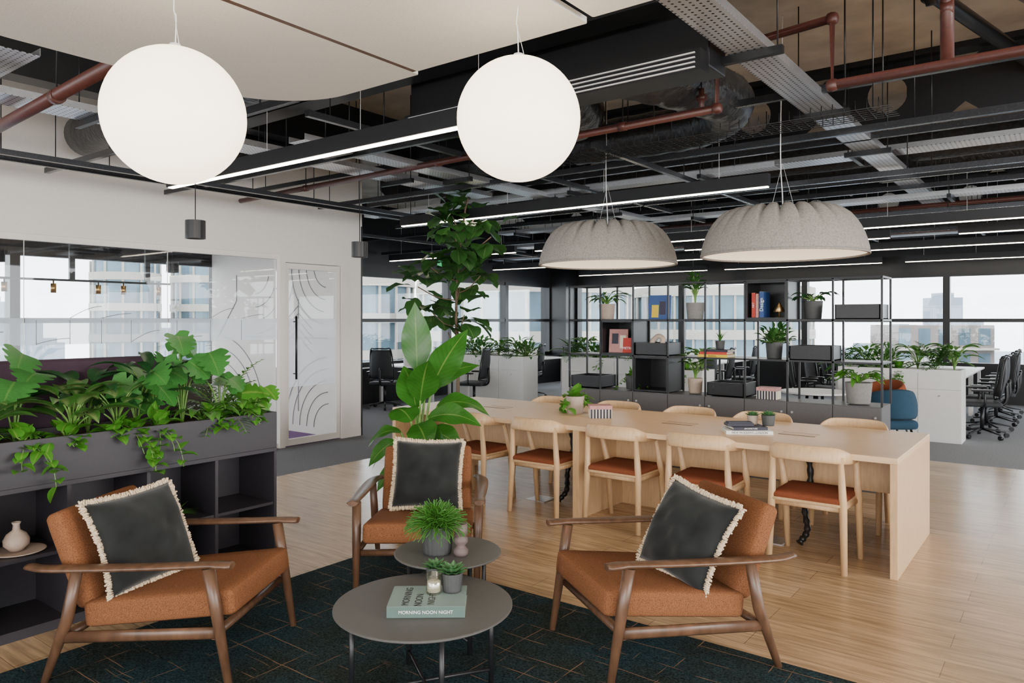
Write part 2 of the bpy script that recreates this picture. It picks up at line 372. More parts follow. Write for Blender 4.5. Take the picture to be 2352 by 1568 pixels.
struct(MB().bx(OX-.3,OX,-5,FY,0,.7).bx(OX-.3,OX,-5,FY,2.53,CZ),'wall_side','black')
struct(MB().bx(OX-.3,OX+.5,FY-.5,FY+.3,0,CZ),'wall_corner','black')
struct(MB().bx(7,7.3,-5,FY+.3,0,.4).bx(7,7.3,-5,FY+.3,3.1,CZ),'wall_right','white')  # unseen wall, added to cut the sky light flooding in from the right
struct(MB().bx(OX-.3,7.3,-5.3,-5,0,.4).bx(OX-.3,7.3,-5.3,-5,3.1,CZ),'wall_rear','white')  # out of view too, added to hold back sky light behind the camera
k=1
ys=[-4.9,-1.8,1.0,3.8,6.7,9.5,12.3,14.4,16.3]
for a,b in zip(ys[:-1],ys[1:]):
    m=MB(); 
    m.bx(OX-.16,OX+.02,a,a+.06,.7,2.53).bx(OX-.16,OX+.02,b-.06,b,.7,2.53)
    m.bx(OX-.12,OX,a+.06,b-.06,.7,.77).bx(OX-.12,OX,a+.06,b-.06,2.46,2.53).bx(OX-.14,OX+.01,a+.06,b-.06,1.56,1.63)
    o=struct(m,'window_%d'%k,'blackm'); MB().bx(OX-.09,OX-.08,a+.06,b-.06,.7,2.53).obj('pane','wglass',o); k+=1
xs=[6.9,4,1,-2,-4.7,-7.6,-10.6]
for a,b in zip(xs[1:],xs[:-1]):
    m=MB()
    m.bx(a,a+.06,FY-.02,FY+.16,.7,2.53).bx(b-.06,b,FY-.02,FY+.16,.7,2.53)
    m.bx(a+.06,b-.06,FY,FY+.12,.7,.77).bx(a+.06,b-.06,FY,FY+.12,2.46,2.53).bx(a+.06,b-.06,FY-.01,FY+.14,1.56,1.63)
    o=struct(m,'window_%d'%k,'blackm'); MB().bx(a+.06,b-.06,FY+.08,FY+.09,.7,2.53).obj('pane','wglass',o); k+=1
struct(MB().bx(OX,OX+.35,7,FY-.5,.0,.68),'trim_2','black')
ys=[-4.9,-2.3,-.6,1.1,2.8,4.2,5.6]
for a,b in zip(ys[:-1],ys[1:]):
    m=MB().bx(WX-.08,WX-.02,a,b,0,.06).bx(WX-.08,WX-.02,a,b,2.36,2.42).bx(WX-.055,WX-.045,b-.004,b,.06,2.36)
    o=struct(m,'window_%d'%k,'white'); MB().bx(WX-.056,WX-.044,a+.004,b-.006,.06,2.36).obj('pane','glass',o)
    MB().bx(WX-.042,WX-.041,a+.004,b-.006,1.36,1.62).obj('frosted_film','frost',o)
    q=MB(); n_=int((b-a)/.35)
    for i in range(n_):
        y_=a+.1+i*(b-a-.2)/n_; h_=.12 if i%2 else .05
        q.tube([(WX-.038,y_+.3*j/8,1.62+h_*math.sin(pi*j/16)-(.25 if i%3==0 else 0)) for j in range(9)],.003,4).tube([(WX-.038,y_,1.36),(WX-.038,y_,1.60)],.003,4)
    q.obj('line_graphic','line',o); k+=1
struct(MB().bx(WX-.1,WX+.02,5.60,5.68,0,2.42).bx(WX-.1,WX+.02,6.58,6.66,0,2.42).bx(WX-.1,WX+.02,5.68,6.58,2.33,2.42),'trim_3','white')
dr=struct(MB().bx(WX-.07,WX-.01,5.69,5.75,.01,2.32).bx(WX-.07,WX-.01,6.51,6.57,.01,2.32).bx(WX-.07,WX-.01,5.75,6.51,.01,.09).bx(WX-.07,WX-.01,5.75,6.51,2.25,2.32),'door_1','white')
MB().bx(WX-.045,WX-.035,5.75,6.51,.09,2.25).obj('pane','glass',dr)
MB().bx(WX-.033,WX-.032,5.75,6.51,.75,1.62).obj('frosted_film','frostd',dr)
MB().tube([(WX+.05,5.82,.85),(WX+.05,5.82,1.65)],.014).tube([(WX-.01,5.82,.92),(WX+.05,5.82,.92)],.008).tube([(WX-.01,5.82,1.58),(WX+.05,5.82,1.58)],.008).obj('handle','blackm',dr)
# clean arc-and-chevron line graphic on the partition wall
g=MB(); yy=6.595
def ln(pts): g.tube([(x,yy,z) for x,z in pts],.0055,4)
def arc(cx,cz,r0,a0,a1): ln([(cx+r0*math.cos(math.radians(a0+(a1-a0)*i/18)),cz+r0*math.sin(math.radians(a0+(a1-a0)*i/18))) for i in range(19)])
for i in range(5):
    arc(-8.15,.1,.35+i*.16,95,180); arc(-10.9,.15,.4+i*.2,0,85)
for i in range(4):
    arc(-9.9,2.35,.35+i*.2,270,345); arc(-8.2,2.35,.3+i*.17,180,262)
for i in range(5):
    z=1.15+i*.11; ln([(-9.15,z),(-8.85,z+.22),(-8.55,z)])
ln([(-8.85,.3),(-8.85,1.9)]); ln([(-9.15,.1),(-9.15,2.3)]); ln([(-10.2,1.35),(-8.2,1.35)]); ln([(-10.9,1.35),(-10.4,1.9),(-10.4,2.3)])
g.obj('trim_4','line',kind='structure')
# ---------------------------------------------------------------- OUTSIDE
def tower(x,d,r,z0,z1,label,fl=3.4):
    p=W(x,d); t=thing('office_tower',label,'building',(p.x,p.y,z0))
    H=z1-z0; MB().lathe([(r,0),(r,H),(0.01,H)],48,sm=False).obj('glazing','facg',t)
    m=MB(); z=fl
    while z<H+.1:
        m.lathe([(r,z-.5),(r+.25,z-.5),(r+.25,z+.25),(r,z+.25)],48,sm=False); z+=fl
    m.obj('floor_band','fac',t,kind='stuff')
    m=MB(); n=int(2*pi*r/1.5)
    for i in range(n):
        a=2*pi*i/n; m.beam((math.cos(a)*(r+.1),math.sin(a)*(r+.1),0),(math.cos(a)*(r+.1),math.sin(a)*(r+.1),H),.14,.18)
    m.obj('mullion','fac',t,kind='stuff')
    return t
tower(-38.6,74,3.0,-30,7.4,'slim cylindrical glass tower with pale floor bands',3.0)
tower(-33.0,80,3.4,-30,8.8,'round corner glass tower with pale floor bands',3.0)
tower(-22,84,4.4,-30,8.0,'curved glazed tower with pale floor bands',3.0)
tower(-13,62,4.6,-30,5.5,'pale rounded apartment block with balcony bands',2.9)
tower(1,58,8.2,-30,4.6,'broad curved glass office with pale floor bands')
tower(18,64,7.4,-30,4.3,'curved office facade with pale horizontal bands')
def block(x,d,w,dp,z1,m,label,name='apartment_block'):
    p=W(x,d); t=thing(name,label,'building',(p.x,p.y,-30),TH)
    H=z1+30; MB().bx(-w/2,w/2,-dp/2,dp/2,0,H).obj('facade',m,t)
    q=MB(); nx=int(w/2.2); nz=int(H/3)
    for i in range(nx):
        for j in range(max(0,nz-9),nz):
            xx=-w/2+(i+.5)*w/nx; q.bx(xx-.7,xx+.7,-dp/2-.05,-dp/2,j*3+.6+(H-nz*3),j*3+2.6+(H-nz*3))
    q.obj('window_pattern','facg',t,kind='stuff')
    q=MB()
    for j in range(nz-9,nz): q.bx(-w/2,w/2,-dp/2-1,-dp/2,j*3+(H-nz*3),j*3+.25+(H-nz*3))
    q.obj('balcony_band','fac',t,kind='stuff')
block(52,92,12,6,1.0,'facb','brown apartment block with rows of windows')
block(62,78,12,6,1.6,'facb','brown apartment block with rows of windows')
block(44,125,10,8,-1.0,'facb','low brown housing block')
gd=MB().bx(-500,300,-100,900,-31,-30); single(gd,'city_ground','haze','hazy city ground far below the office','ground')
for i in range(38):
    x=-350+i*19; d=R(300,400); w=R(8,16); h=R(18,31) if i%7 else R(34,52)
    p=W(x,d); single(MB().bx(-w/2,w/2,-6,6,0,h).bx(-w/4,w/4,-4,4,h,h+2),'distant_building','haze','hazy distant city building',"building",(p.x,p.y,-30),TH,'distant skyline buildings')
# ---------------------------------------------------------------- CEILING SERVICES
def cellbeam(y,z0=3.32,z1=3.85,x0=-7.8,x1=4):
    m=MB(); H=z1-z0; n=int((x1-x0)/1.1); cw=(x1-x0)/n; r=.16
    for i in range(n):
        cx=x0+(i+.5)*cw; vs=[];K=24
        for j in range(K):
            a=2*pi*j/K; c,s_=math.cos(a),math.sin(a); k_=min(cw/2/max(abs(c),1e-6),H/2/max(abs(s_),1e-6))
            vs.append((cx+c*k_,y,(z0+z1)/2+s_*k_)); 
        for j in range(K):
            a=2*pi*j/K; vs.append((cx+r*math.cos(a),y,(z0+z1)/2+r*math.sin(a)))
        m.add(vs,[(j,(j+1)%K,K+(j+1)%K,K+j) for j in range(K)])
    m.bx(x0,x1,y-.1,y+.1,z0-.02,z0).bx(x0,x1,y-.1,y+.1,z1,CZ)
    single(m,'steel_beam','black','black steel beam with round openings below the slab','beam',group='ceiling steel beams')
for y in (3.72,7.2,10.5,13.8): cellbeam(y)
for x in (-6.2,1.2):
    m=MB().bx(x-.01,x+.01,-3,FY,3.4,CZ).bx(x-.1,x+.1,-3,FY,3.38,3.4)
    single(m,'steel_beam','black','black steel beam running below the slab','beam',group='ceiling steel beams')
def rods(m,pts,z0,z1=CZ,r=.005):
    for x,y in pts: m.tube([(x,y,z0),(x,y,z1)],r,5)
def rail(y,x0,x1,z,w=.041,name='support_rail'):
    t=thing(name,'black steel channel rail hung on threaded rods','rail',(0,0,0),0,'ceiling support rails')
    MB().bx(x0,x1,y-w/2,y+w/2,z,z+.05).obj('channel','rail',t)
    m=MB(); x=x0+.2
    while x<x1: rods(m,[(x,y)],z+.05); x+=1.6
    m.obj('hanger_rod','blackm',t)
random.seed(3)
for y,x0,x1,z in [(2.9,-7.7,-3.9,2.98),(4.1,-7.8,-3.2,2.95),(5.2,-7.8,4,3.12),(5.9,-7.5,4,2.98),(6.7,-7.5,3,3.1),(7.5,-7.8,4,2.92),(8.2,-7.7,4,3.0),(9.2,-11,4,3.05),(10.2,-11,4,2.9),(11.0,-11,4,3.0),(12.3,-11,4,2.9),(13.6,-11,4,2.95),(14.6,-11,4,2.85)]:
    rail(y,x0,x1,z)
for x,y0,y1,z in [(-7.1,1.5,8,2.93),(-6.7,2.0,7.5,2.9),(-4.2,3.2,9,3.0),(-3.0,5,12,2.95),(.2,5,12,3.0),(-8.8,7.2,13,2.9)]:
    t=thing('support_rail','black steel channel rail hung on threaded rods','rail',(0,0,0),0,'ceiling support rails')
    MB().bx(x-.02,x+.02,y0,y1,z,z+.045).obj('channel','rail',t)
    m=MB(); yq=y0+.2
    while yq<y1: rods(m,[(x,yq)],z+.04); yq+=1.5
    m.obj('hanger_rod','blackm',t)
def tray(x0,x1,y0,y1,z,label='perforated galvanised cable tray hung on rods'):
    t=thing('cable_tray',label,'cable tray',(0,0,0),0,'cable trays')
    MB().bx(x0,x1,y0,y1,z,z+.003).obj('tray','perf',t); m=MB()
    if (y1-y0)>(x1-x0): m.bx(x0,x0+.003,y0,y1,z+.003,z+.05).bx(x1-.003,x1,y0,y1,z+.003,z+.05); ax=1
    else: m.bx(x0,x1,y0,y0+.003,z+.003,z+.05).bx(x0,x1,y1-.003,y1,z+.003,z+.05); ax=0
    m.obj('side_flange','galv',t)
    m=MB(); b=MB(); q=(y0 if ax else x0)+.4; e=(y1 if ax else x1)
    while q<e:
        if ax: b.bx(x0-.08,x1+.08,q-.02,q+.02,z-.045,z-.002); rods(m,[(x0-.05,q),(x1+.05,q)],z-.04)
        else: b.bx(q-.02,q+.02,y0-.08,y1+.08,z-.045,z-.002); rods(m,[(q,y0-.05),(q,y1+.05)],z-.04)
        q+=1.5
    b.obj('bracket','blackm',t); m.obj('hanger_rod','blackm',t)
tray(-1.56,-1.34,2.2,12.5,3.1)
tray(-4.95,-4.75,3.6,9.6,3.0)
tray(-5.75,-5.45,.5,6.8,3.05)
tray(-6.6,4,7.7,8.0,3.2)
tray(-7.5,4,9.5,9.75,3.0)
tray(-10.5,4,11.3,11.7,2.98)
tray(-10.5,4,13.1,13.4,2.95)
tray(-7.8,-5.0,1.55,1.85,3.2)
tray(-7.8,-2.2,6.9,7.1,3.02)
t=thing('wire_basket_tray','black wire basket carrying cables below the slab','cable tray'); m=MB()
for i in range(7): m.tube([(-4.3,5.05+i*.05,2.93),(-.9,5.05+i*.05,2.93)],.003,4)
for i in range(50): m.tube([(-4.3+i*.068,5.05,2.99),(-4.3+i*.068,5.05,2.93),(-4.3+i*.068,5.35,2.93),(-4.3+i*.068,5.35,2.99)],.003,4)
m.obj('wire_basket','blackm',t)
m=MB(); rods(m,[(-4,5.05),(-4,5.35),(-2.5,5.05),(-2.5,5.35),(-1,5.05),(-1,5.35)],2.93,CZ-.002); m.obj('hanger_rod','blackm',t)
def pipe(pts,r,label,hang,m='red'):
    t=thing('sprinkler_pipe',label,'pipe'); 
    MB().tube(pts,r,12).obj('pipe_run',m,t)
    for p in pts[1:-1]: MB().rbox(p,(r*2.7,r*2.7,r*2.7),r*1.2,n=4).obj('elbow_fitting',m,t,merge=True)
    q=MB()
    for p in hang: 
        q.tube([(p[0]-.03,p[1],p[2]),(p[0]+.03,p[1],p[2])],r*1.18,12)
    q.obj('coupling',m,t); q=MB(); rods(q,[(p[0],p[1]) for p in hang],hang[0][2]+r); q.obj('hanger_rod','blackm',t)
pipe([(-7.8,5.0,3.0),(-1.88,4.72,3.0),(-1.88,4.72,3.37),(-1.13,4.6,3.37),(-1.13,4.6,2.98),(4,4.6,2.98)],.028,'red oxide sprinkler pipe with elbows under the slab',[(-6.5,4.94,3.0),(-4.5,4.85,3.0),(-2.6,4.75,3.0)])
pipe([(-7.8,2.05,2.95),(-4.0,1.9,3.0)],.04,'thick red oxide sprinkler pipe under the slab',[(-7,2.02,2.96),(-5,1.94,2.98)])
pipe([(-.55,4.65,3.0),(-.55,4.65,3.88)],.034,'vertical red oxide drop pipe',[(-.55,4.65,3.3)])
pipe([(-1.0,3.0,3.5),(-.1,5.6,3.5),(.6,7.6,3.5)],.045,'diagonal red oxide pipe under the slab',[(-.1,5.6,3.5)])
pipe([(-6,10.8,3.05),(4,10.5,3.05)],.03,'red oxide sprinkler pipe in the open office ceiling',[(-3,10.7,3.05),(0,10.6,3.05)])
pipe([(-10,12.7,2.95),(4,12.6,2.95)],.03,'red oxide sprinkler pipe in the open office ceiling',[(-3,12.65,2.95),(0,12.6,2.95)])
pipe([(-.2,12.6,2.95),(-.2,12.6,3.6)],.05,'red oxide valve riser pipe',[(-.2,12.6,3.1)])
pipe([(-1.2,2.5,3.7),(-.7,5.2,3.62),(.2,9,3.6)],.05,'black insulated pipe below the slab',[(-.7,5.2,3.6)],'blackm')
pipe([(-2.0,4.75,2.98),(-2.0,4.75,3.16)],.018,'short sprinkler head on pipe',[(-2.0,4.75,3.1)])
t=thing('ventilation_duct','large black rectangular duct with white slot diffuser','duct')
MB().bx(-3.9,-1.6,3.9,4.15,3.0,3.62).obj('duct_box','black',t,bevel=.01)
q=MB()
for i in range(4): q.bx(-3.8,-1.63,3.775,3.785,2.965+i*.026,2.972+i*.026)
q.obj('slot_diffuser','whitel',t); MB().bx(-3.85,-1.6,3.785,3.9,2.955,3.07).obj('diffuser_frame','black',t)
rq=MB(); rods(rq,[(-3.7,4.1),(-1.8,4.1)],3.6,r=.01); rq.obj('hanger_rod','blackm',t)
def flex(pts,r,label):
    P=sm(pts,14); rr=[r*(1+.025*math.sin(i*1.9)+R(-.012,.012)) for i in range(len(P))]
    t=thing('flexible_duct',label,'duct',group='wrapped air ducts'); MB().tube(P,rr,24).obj('duct_sleeve','duct',t)
    q=MB(); p=P[len(P)//2]; rods(q,[(p.x-.1,p.y)],p.z+r*.8); q.obj('hanger_rod','blackm',t)
flex([(-2.4,4.15,3.25),(-2.15,4.9,3.25),(-2.1,5.5,3.25),(-2.6,5.95,3.25),(-3.8,6.05,3.28)],.19,'fat black wrapped flexible duct bending behind the rectangular duct')
flex([(-3.05,4.15,3.25),(-3.0,4.7,3.25),(-3.3,5.2,3.25),(-4.4,5.4,3.28)],.17,'fat black wrapped flexible duct bending behind the rectangular duct')
flex([(-7.8,8.6,3.4),(-4,8.6,3.4),(0,8.6,3.4),(3,8.6,3.4)],.16,'long black spiral duct across the ceiling')
flex([(-7.7,3.25,3.4),(-5.5,3.2,3.4),(-4.5,3.2,3.4)],.2,'black spiral duct above the lounge')
flex([(-9,9.9,3.5),(-3,9.9,3.5),(3,9.9,3.5)],.2,'long black spiral duct across the ceiling')
flex([(-10,14.3,3.25),(-3,14.3,3.25),(3,14.3,3.25)],.2,'long black spiral duct across the ceiling')
for x,y in [(-6.9,4.6),(-5.2,6.1),(-3.6,9.1)]:
    t=thing('fan_coil_unit','black metal ceiling fan coil unit','air unit',(x,y,3.2),0,'fan coil units')
    MB().bx(-.5,.5,-.3,.3,0,.3).obj('casing','black',t,bevel=.01); MB().bx(-.4,.4,-.36,-.3,.05,.25).obj('grille','blackm',t); q=MB(); rods(q,[(-.4,-.2),(.4,.2)],.3,CZ-3.2); q.obj('hanger_rod','blackm',t)
def lin(x0,x1,y,z=2.75):
    t=thing('linear_light','long black linear pendant light with glowing diffuser','light',((x0+x1)/2,y,z),0,'linear pendant lights'); h=(x1-x0)/2
    MB().bx(-h,h,-.035,.035,.008,.12).obj('housing','blackm',t); MB().bx(-h+.01,h-.01,-.021,.021,0,.008).obj('diffuser','led',t)
    q=MB(); 
    for f in(-.8,-.27,.27,.8): q.tube([(h*f,0,.12),(h*f,0,CZ-z)],.002,4)
    q.obj('suspension_wire','wire',t)
lin(-6.3,-2.4,3.35); lin(-6.6,-2.1,6.45)
lin(-10.6,-8.4,1.6,3.0); lin(-10.6,-8.4,4.6,3.0)
for y,sp in [(9.85,[(-10.4,-7.4),(-7,-4),(-2.1,1),(1.6,4)]),(13.0,[(-10.4,-7.4),(-6.6,-3.6),(-2.8,.2),(.8,3.8)]),(16.0,[(-10,-6.6),(-6.2,-3),(-2.6,.6)]),(11.2,[(-5,-2),(-1.2,2)])]:
    for a,b in sp: lin(a,b,y,2.72)
def rpanel(x0,x1,y0,y1,z,r,corners,name,label):
    pts=[]
    for (cx,cy,a0,key) in [(x1,y1,0,'ne'),(x0,y1,90,'nw'),(x0,y0,180,'sw'),(x1,y0,270,'se')]:
        rr=r if key in corners else .01
        ox=cx-(rr if cx==x1 else -rr); oy=cy-(rr if cy==y1 else -rr)
        for i in range(13):
            a=math.radians(a0+90*i/12); pts.append((ox+rr*math.cos(a),oy+rr*math.sin(a)))
    n=len(pts); vs=[(x,y,0) for x,y in pts]+[(x,y,.025) for x,y in pts]
    m=MB().add(vs,[list(range(n))[::-1],list(range(n,2*n))]+[(i,(i+1)%n,n+(i+1)%n,n+i) for i in range(n)])
    t=thing(name,label,'ceiling panel',(0,0,z),0,'acoustic ceiling rafts'); m.obj('felt_board','feltc',t)
    q=MB(); xm=(x0+x1)/2; rods(q,[(xm,y0+.5),(xm,y1-.4)],.025,CZ-z,.003); q.obj('hanger_rod','blackm',t)
rpanel(-3.85,-2.72,.75,2.78,2.88,.55,('nw','sw'),'acoustic_raft','cream felt acoustic raft with rounded corners')
rpanel(-2.69,-1.67,-.5,2.74,2.88,.3,(),'acoustic_raft','cream felt acoustic raft beside narrow joint')
rpanel(-1.62,-.3,-.5,2.70,2.88,.5,('ne',),'acoustic_raft','cream felt acoustic raft with dark gap at its edge')
single(MB().bx(-2.719,-2.691,.9,2.735,2.880,2.9),'joint_strip','walnut','slim brown strip in the joint between ceiling rafts','trim')
def globe(p,r,label):
    t=thing('globe_pendant',label,'pendant light',p)
    m=MB().lathe([(r*math.sin(pi*i/32)+.0005,-r*math.cos(pi*i/32)) for i in range(33)],48); m.obj('globe','globe',t)
    MB().lathe([(.001,r+.02),(.02,r+.016),(.024,r-.01)],16).obj('cap','wire',t)
    MB().tube(sm([(0,0,r),(-.012,.01,r+.12),(-.01,0,r+.3 if r+.3<2.8-p[2] else r+.15),(0,0,2.88-p[2])]),.0025,5).tube([(0.03,0,r),(-.01,0,r+.14)],.0012,4).obj('cord','wire',t)
p=W(-.455*2.74,2.74,2.355); globe(tuple(p),.25,'large opal glass globe pendant lit warm white')
p=W(.0088*3.01,3.01,2.415); globe(tuple(p),.25,'large opal glass globe pendant hanging near the raft edge')
def dome(x,y,label,z=2.085):
    t=thing('dome_pendant',label,'pendant light',(x,y,z)); K=24
    prof=[(.60,0),(.594,.05),(.582,.10),(.565,.15),(.542,.20),(.512,.25),(.475,.295),(.43,.33),(.39,.348),(.355,.355),(.325,.352),(.30,.338),(.285,.305)]
    def mod(r,zz,a,i):
        f=max(0,min(1,(i-3)/5)); c=1-(1-abs(math.sin(a*K/2)))**2
        return r*(1-.075*f*(1-c)), zz-.045*f*f*(1-c)
    m=MB().lathe(prof,K*12,mod=mod); m.obj('shade','felt',t)
    MB().lathe([(.603,-.004),(.603,.014),(.585,.014),(.585,-.004),(.603,-.004)],64).obj('rim','felt',t)
    MB().lathe([(.001,.10),(.3,.095),(.5,.06),(.583,.008)],48).obj('inner_diffuser','soffit',t)
    MB().lathe([(.001,.30),(.28,.30)],32).obj('top_plate','felt',t)
    MB().tube(sm([(0,0,.30),(.0,0,.45),(-.015,0,.8),(0,0,CZ-z)]),.004,6).tube([(.1,0,.30),(0,0,.7)],.001,4).tube([(-.1,.0,.30),(0,0,.7)],.001,4).obj('cord','wire',t)
dome(-1.75,5.68,'grey felt dome pendant with scalloped crown above the oak table'); dome(-3.26,5.68,'grey felt dome pendant with scalloped crown')
def cylp(x,y,z,r=.08,lab='small black cylinder pendant light on thin cord'):
    t=thing('cylinder_pendant',lab,'pendant light',(x,y,z),0,'small cylinder pendants')
    MB().lathe([(r*.85,-.075),(r,-.075),(r,.075),(r*.2,.08),(.001,.08)],28,sm=False).obj('shade','black',t); MB().lathe([(.001,-.06),(r*.84,-.06)],20).obj('lens','soffit',t)
    MB().tube([(0,0,.08),(0,0,CZ-z)],.004,5).obj('cord','blackm',t)
cylp(-5.8,3.3,2.35); cylp(-5.65,4.94,2.3); cylp(-9.9,3.2,2.35,r=.09); cylp(-9.9,5.3,2.33,r=.08)
t=thing('track_pendant','black bar pendant with small brass spot heads','pendant light',(-9.5,3.3,2.06))
MB().bx(-.015,.015,-1.8,1.75,0,.025).obj('bar','blackm',t)
q=MB(); 
for y in(-.85,.55,1.45): q.bx(-.02,.02,y-.03,y+.03,0.025,CZ-2.06)
q.obj('suspension_bar','blackm',t)
for y in(-1.3,-.6,-.15,.35,.85,1.15,1.6): MB().tube([(0,y,0),(0,y,-.03),(0,y,-.031),(0,y,-.14)],[.008,.008,.03,.03],12).obj('spot_head','brass',t)
t=thing('exit_sign','hanging green illuminated emergency exit sign','sign',tuple(W(-1.05,12.0,2.53)),TH)
MB().bx(-.16,.16,-.015,.015,-.07,.07).obj('sign_panel','greens',t)
q=MB(); q.tube([(-.04,-.018,.0),(-.02,-.018,.02),(.0,-.018,-.02),(.02,-.018,-.045)],.006,5).tube([(-.03,-.018,-.05),(-.02,-.018,-.01)],.006,5).tube([(.05,-.018,0),(.11,-.018,0)],.006,5).tube([(.09,-.018,.02),(.11,-.018,0),(.09,-.018,-.02)],.006,5)
q.obj('running_pictogram','whiteink',t); q=MB(); q.tube([(-.1,0,.07),(-.1,0,CZ-2.53)],.003,4).tube([(.1,0,.07),(.1,0,CZ-2.53)],.003,4); q.obj('hanger','blackm',t)
# ---------------------------------------------------------------- RUG
o=single(MB().bx(-3.85,.6,.2,3.5,.002,.012),'rug','rug','dark teal woven rug with thin tan grid lines','rug',bevel=.003)
# ---------------------------------------------------------------- ARMCHAIR
def armchair(loc,ang,label):
    t=thing('armchair',label,'armchair',loc,ang,'lounge armchairs')
    for s in(-1,1):
        P=sm([(s*.33,-.50,.50),(s*.365,-.40,.505),(s*.37,-.2,.515),(s*.365,.1,.53),(s*.36,.36,.545),(s*.36,.45,.545)],5)
        n=len(P); rr=[]
        for i in range(n):
            f=i/(n-1); a=.024+.016*math.sin(pi*min(1,f*1.15))+ (.012 if f>.8 else 0)
            if f<.05: a=.03
            if f>.97: a*=.75
            rr.append((a,.0145))
        MB().tube(P,rr,14).obj('armrest','walnut',t,merge=False)
        MB().tube([(s*.355,.34,.53),(s*.35,.37,.36),(s*.345,.43,.0)],[.027,.026,.016],12).obj('leg','walnut',t)
        MB().tube([(s*.355,-.26,.50),(s*.35,-.31,.28),(s*.345,-.42,.0)],[.024,.026,.016],12).obj('leg','walnut',t)
        MB().tube([(s*.345,-.33,.20),(s*.345,.38,.25)],[(.014,.026)]*2,10).obj('side_rail','walnut',t)
    MB().tube([(-.35,-.33,.20),(.35,-.33,.20)],.02,10).tube([(-.35,.36,.24),(.35,.36,.24)],.02,10).obj('cross_rail','walnut',t)
    T=Matrix.Translation((0,.08,.325))@Matrix.Rotation(math.radians(7),4,'X')
    MB().rbox((0,0,0),(.62,.70,.118),.026,puff=.004,n=8,T=T).obj('seat_cushion','tan',t,merge=True)
    T=Matrix.Translation((0,-.35,.515))@Matrix.Rotation(math.radians(-68),4,'X')@Matrix.Scale(1,4)
    MB().rbox((0,0,0),(.59,.45,.095),.036,puff=.003,n=8,T=T).obj('backrest','tan',t,merge=True)
    return t
def facing(fx,fd):
    v=W(fx,fd); return math.atan2(-v.x,v.y)
A=[((-1.60,3.55),(.99,-.10),'walnut-framed armchair with rust cushions beside plum planter unit'),
   ((.72,3.60),(-.955,-.297),'walnut-framed armchair with rust cushions near the dining chairs'),
   ((-.56,4.66),(.03,-1),'walnut-framed armchair with rust cushions beside round coffee table')]
for (p,f,l) in A: armchair(tuple(W(*p,.012)),facing(*f),l)
def pillow(Mx,label,sz=.44):
    t=thing('throw_pillow',label,'cushion',Mx.to_translation()); t.rotation_euler=Mx.to_euler(); n=18; h=sz/2; m=MB()
    for sg in (1,-1):
        vs=[]
        for i in range(n+1):
            for j in range(n+1):
                x=2*i/n-1;y=2*j/n-1
                e=max(0,(1-abs(x)**3))*max(0,(1-abs(y)**3))
                px=x*h*(1-.07*(1-abs(y)**2)*abs(x)); py=y*h*(1-.07*(1-abs(x)**2)*abs(y))
                vs.append((px,py,sg*(.085*e**.55+.011*math.sin(x*6+y*5+sg)*e+.006*math.sin(x*13-y*9)*e)-.02*y*y))
        fs=[(i*(n+1)+j,(i+1)*(n+1)+j,(i+1)*(n+1)+j+1,i*(n+1)+j+1) for i in range(n) for j in range(n)]
        m.add(vs,fs if sg>0 else [f[::-1] for f in fs],True)
    m.obj('pillow_cover','velvet',t,merge=True)
    q=MB(); 
    for k_ in range(4):
        a=k_*pi/2; cx,cy=round(math.cos(a)),round(math.sin(a))
        for i in range(190):
            s_=(i/189*2-1)*h; o=h*(1-.07*(1-(s_/h)**2)); x_=cx*o-cy*s_; y_=cy*o+cx*s_
            b=V((x_,y_,R(-.006,.006)-.02*(y_/h)**2)); d=V((cx,cy,0))*R(.014,.022)+V((-cy,cx,0))*R(-.008,.008)
            q.tube([b-d*.3,b+d*.4+V((0,0,R(-.008,.008))),b+d+V((0,0,R(-.010,.010)))],[.004,.005,.004],4)
    q.obj('fringe','fringe',t); return t
def putpillow(x,d,z,nx,nd,tilt,spin,label):
    nh=W(nx,nd).normalized(); n=(nh*math.cos(tilt)+V((0,0,math.sin(tilt)))).normalized()
    r=V((0,0,1)).cross(n).normalized(); u=n.cross(r)
    m=Matrix.Translation(W(x,d,z))@Matrix(((r.x,u.x,n.x,0),(r.y,u.y,n.y,0),(r.z,u.z,n.z,0),(0,0,0,1)))@Matrix.Rotation(spin,4,'Z')
    pillow(m,label)
putpillow(-1.74,3.50,.585,.86,-.50,.44,.06,'charcoal velvet cushion with cream fringe leaning on armchair')
putpillow(.83,3.54,.580,-.82,-.57,.44,-.16,'charcoal velvet cushion with cream fringe resting askew on armchair')
putpillow(-.55,4.80,.605,.02,-1,.36,-.03,'charcoal velvet cushion with cream fringe upright on armchair')
# ---------------------------------------------------------------- COFFEE TABLES
def ctable(loc,r,h,label,a0):
    t=thing('coffee_table',label,'table',loc,0,'round coffee tables')
    MB().lathe([(.001,h-.012),(r-.006,h-.012),(r,h-.007),(r,h-.002),(r-.004,h),(.001,h)],72,sm=False).obj('table_top','slate',t)
    P=[]
    for i in range(4):
        a=a0+i*pi/2; x,y=math.cos(a)*r*.80,math.sin(a)*r*.80; P.append(V((x,y,.0)))
        MB().tube([(x,y,0),(x,y,h-.012)],.0115,10).obj('leg','blackm',t)
    MB().tube([P[0]+V((0,0,.06)),P[2]+V((0,0,.06))],.009,8).obj('cross_bar','blackm',t); MB().tube([P[1]+V((0,0,.06)),P[3]+V((0,0,.06))],.009,8).obj('cross_bar','blackm',t)
    q=MB()
    for i in range(4): q.tube([P[i]+V((0,0,h-.02)),P[(i+1)%4]+V((0,0,h-.02))],.007,8)
    q.obj('top_frame','blackm',t)
cf=W(-.375,3.14,.012); cr_=W(-.32,3.69,.012)
ctable(tuple(cf),.377,.388,'low round grey coffee table with black legs holding book',TH+.35)
ctable(tuple(cr_),.265,.438,'smaller taller round grey coffee table holding grassy plant',TH+.6)
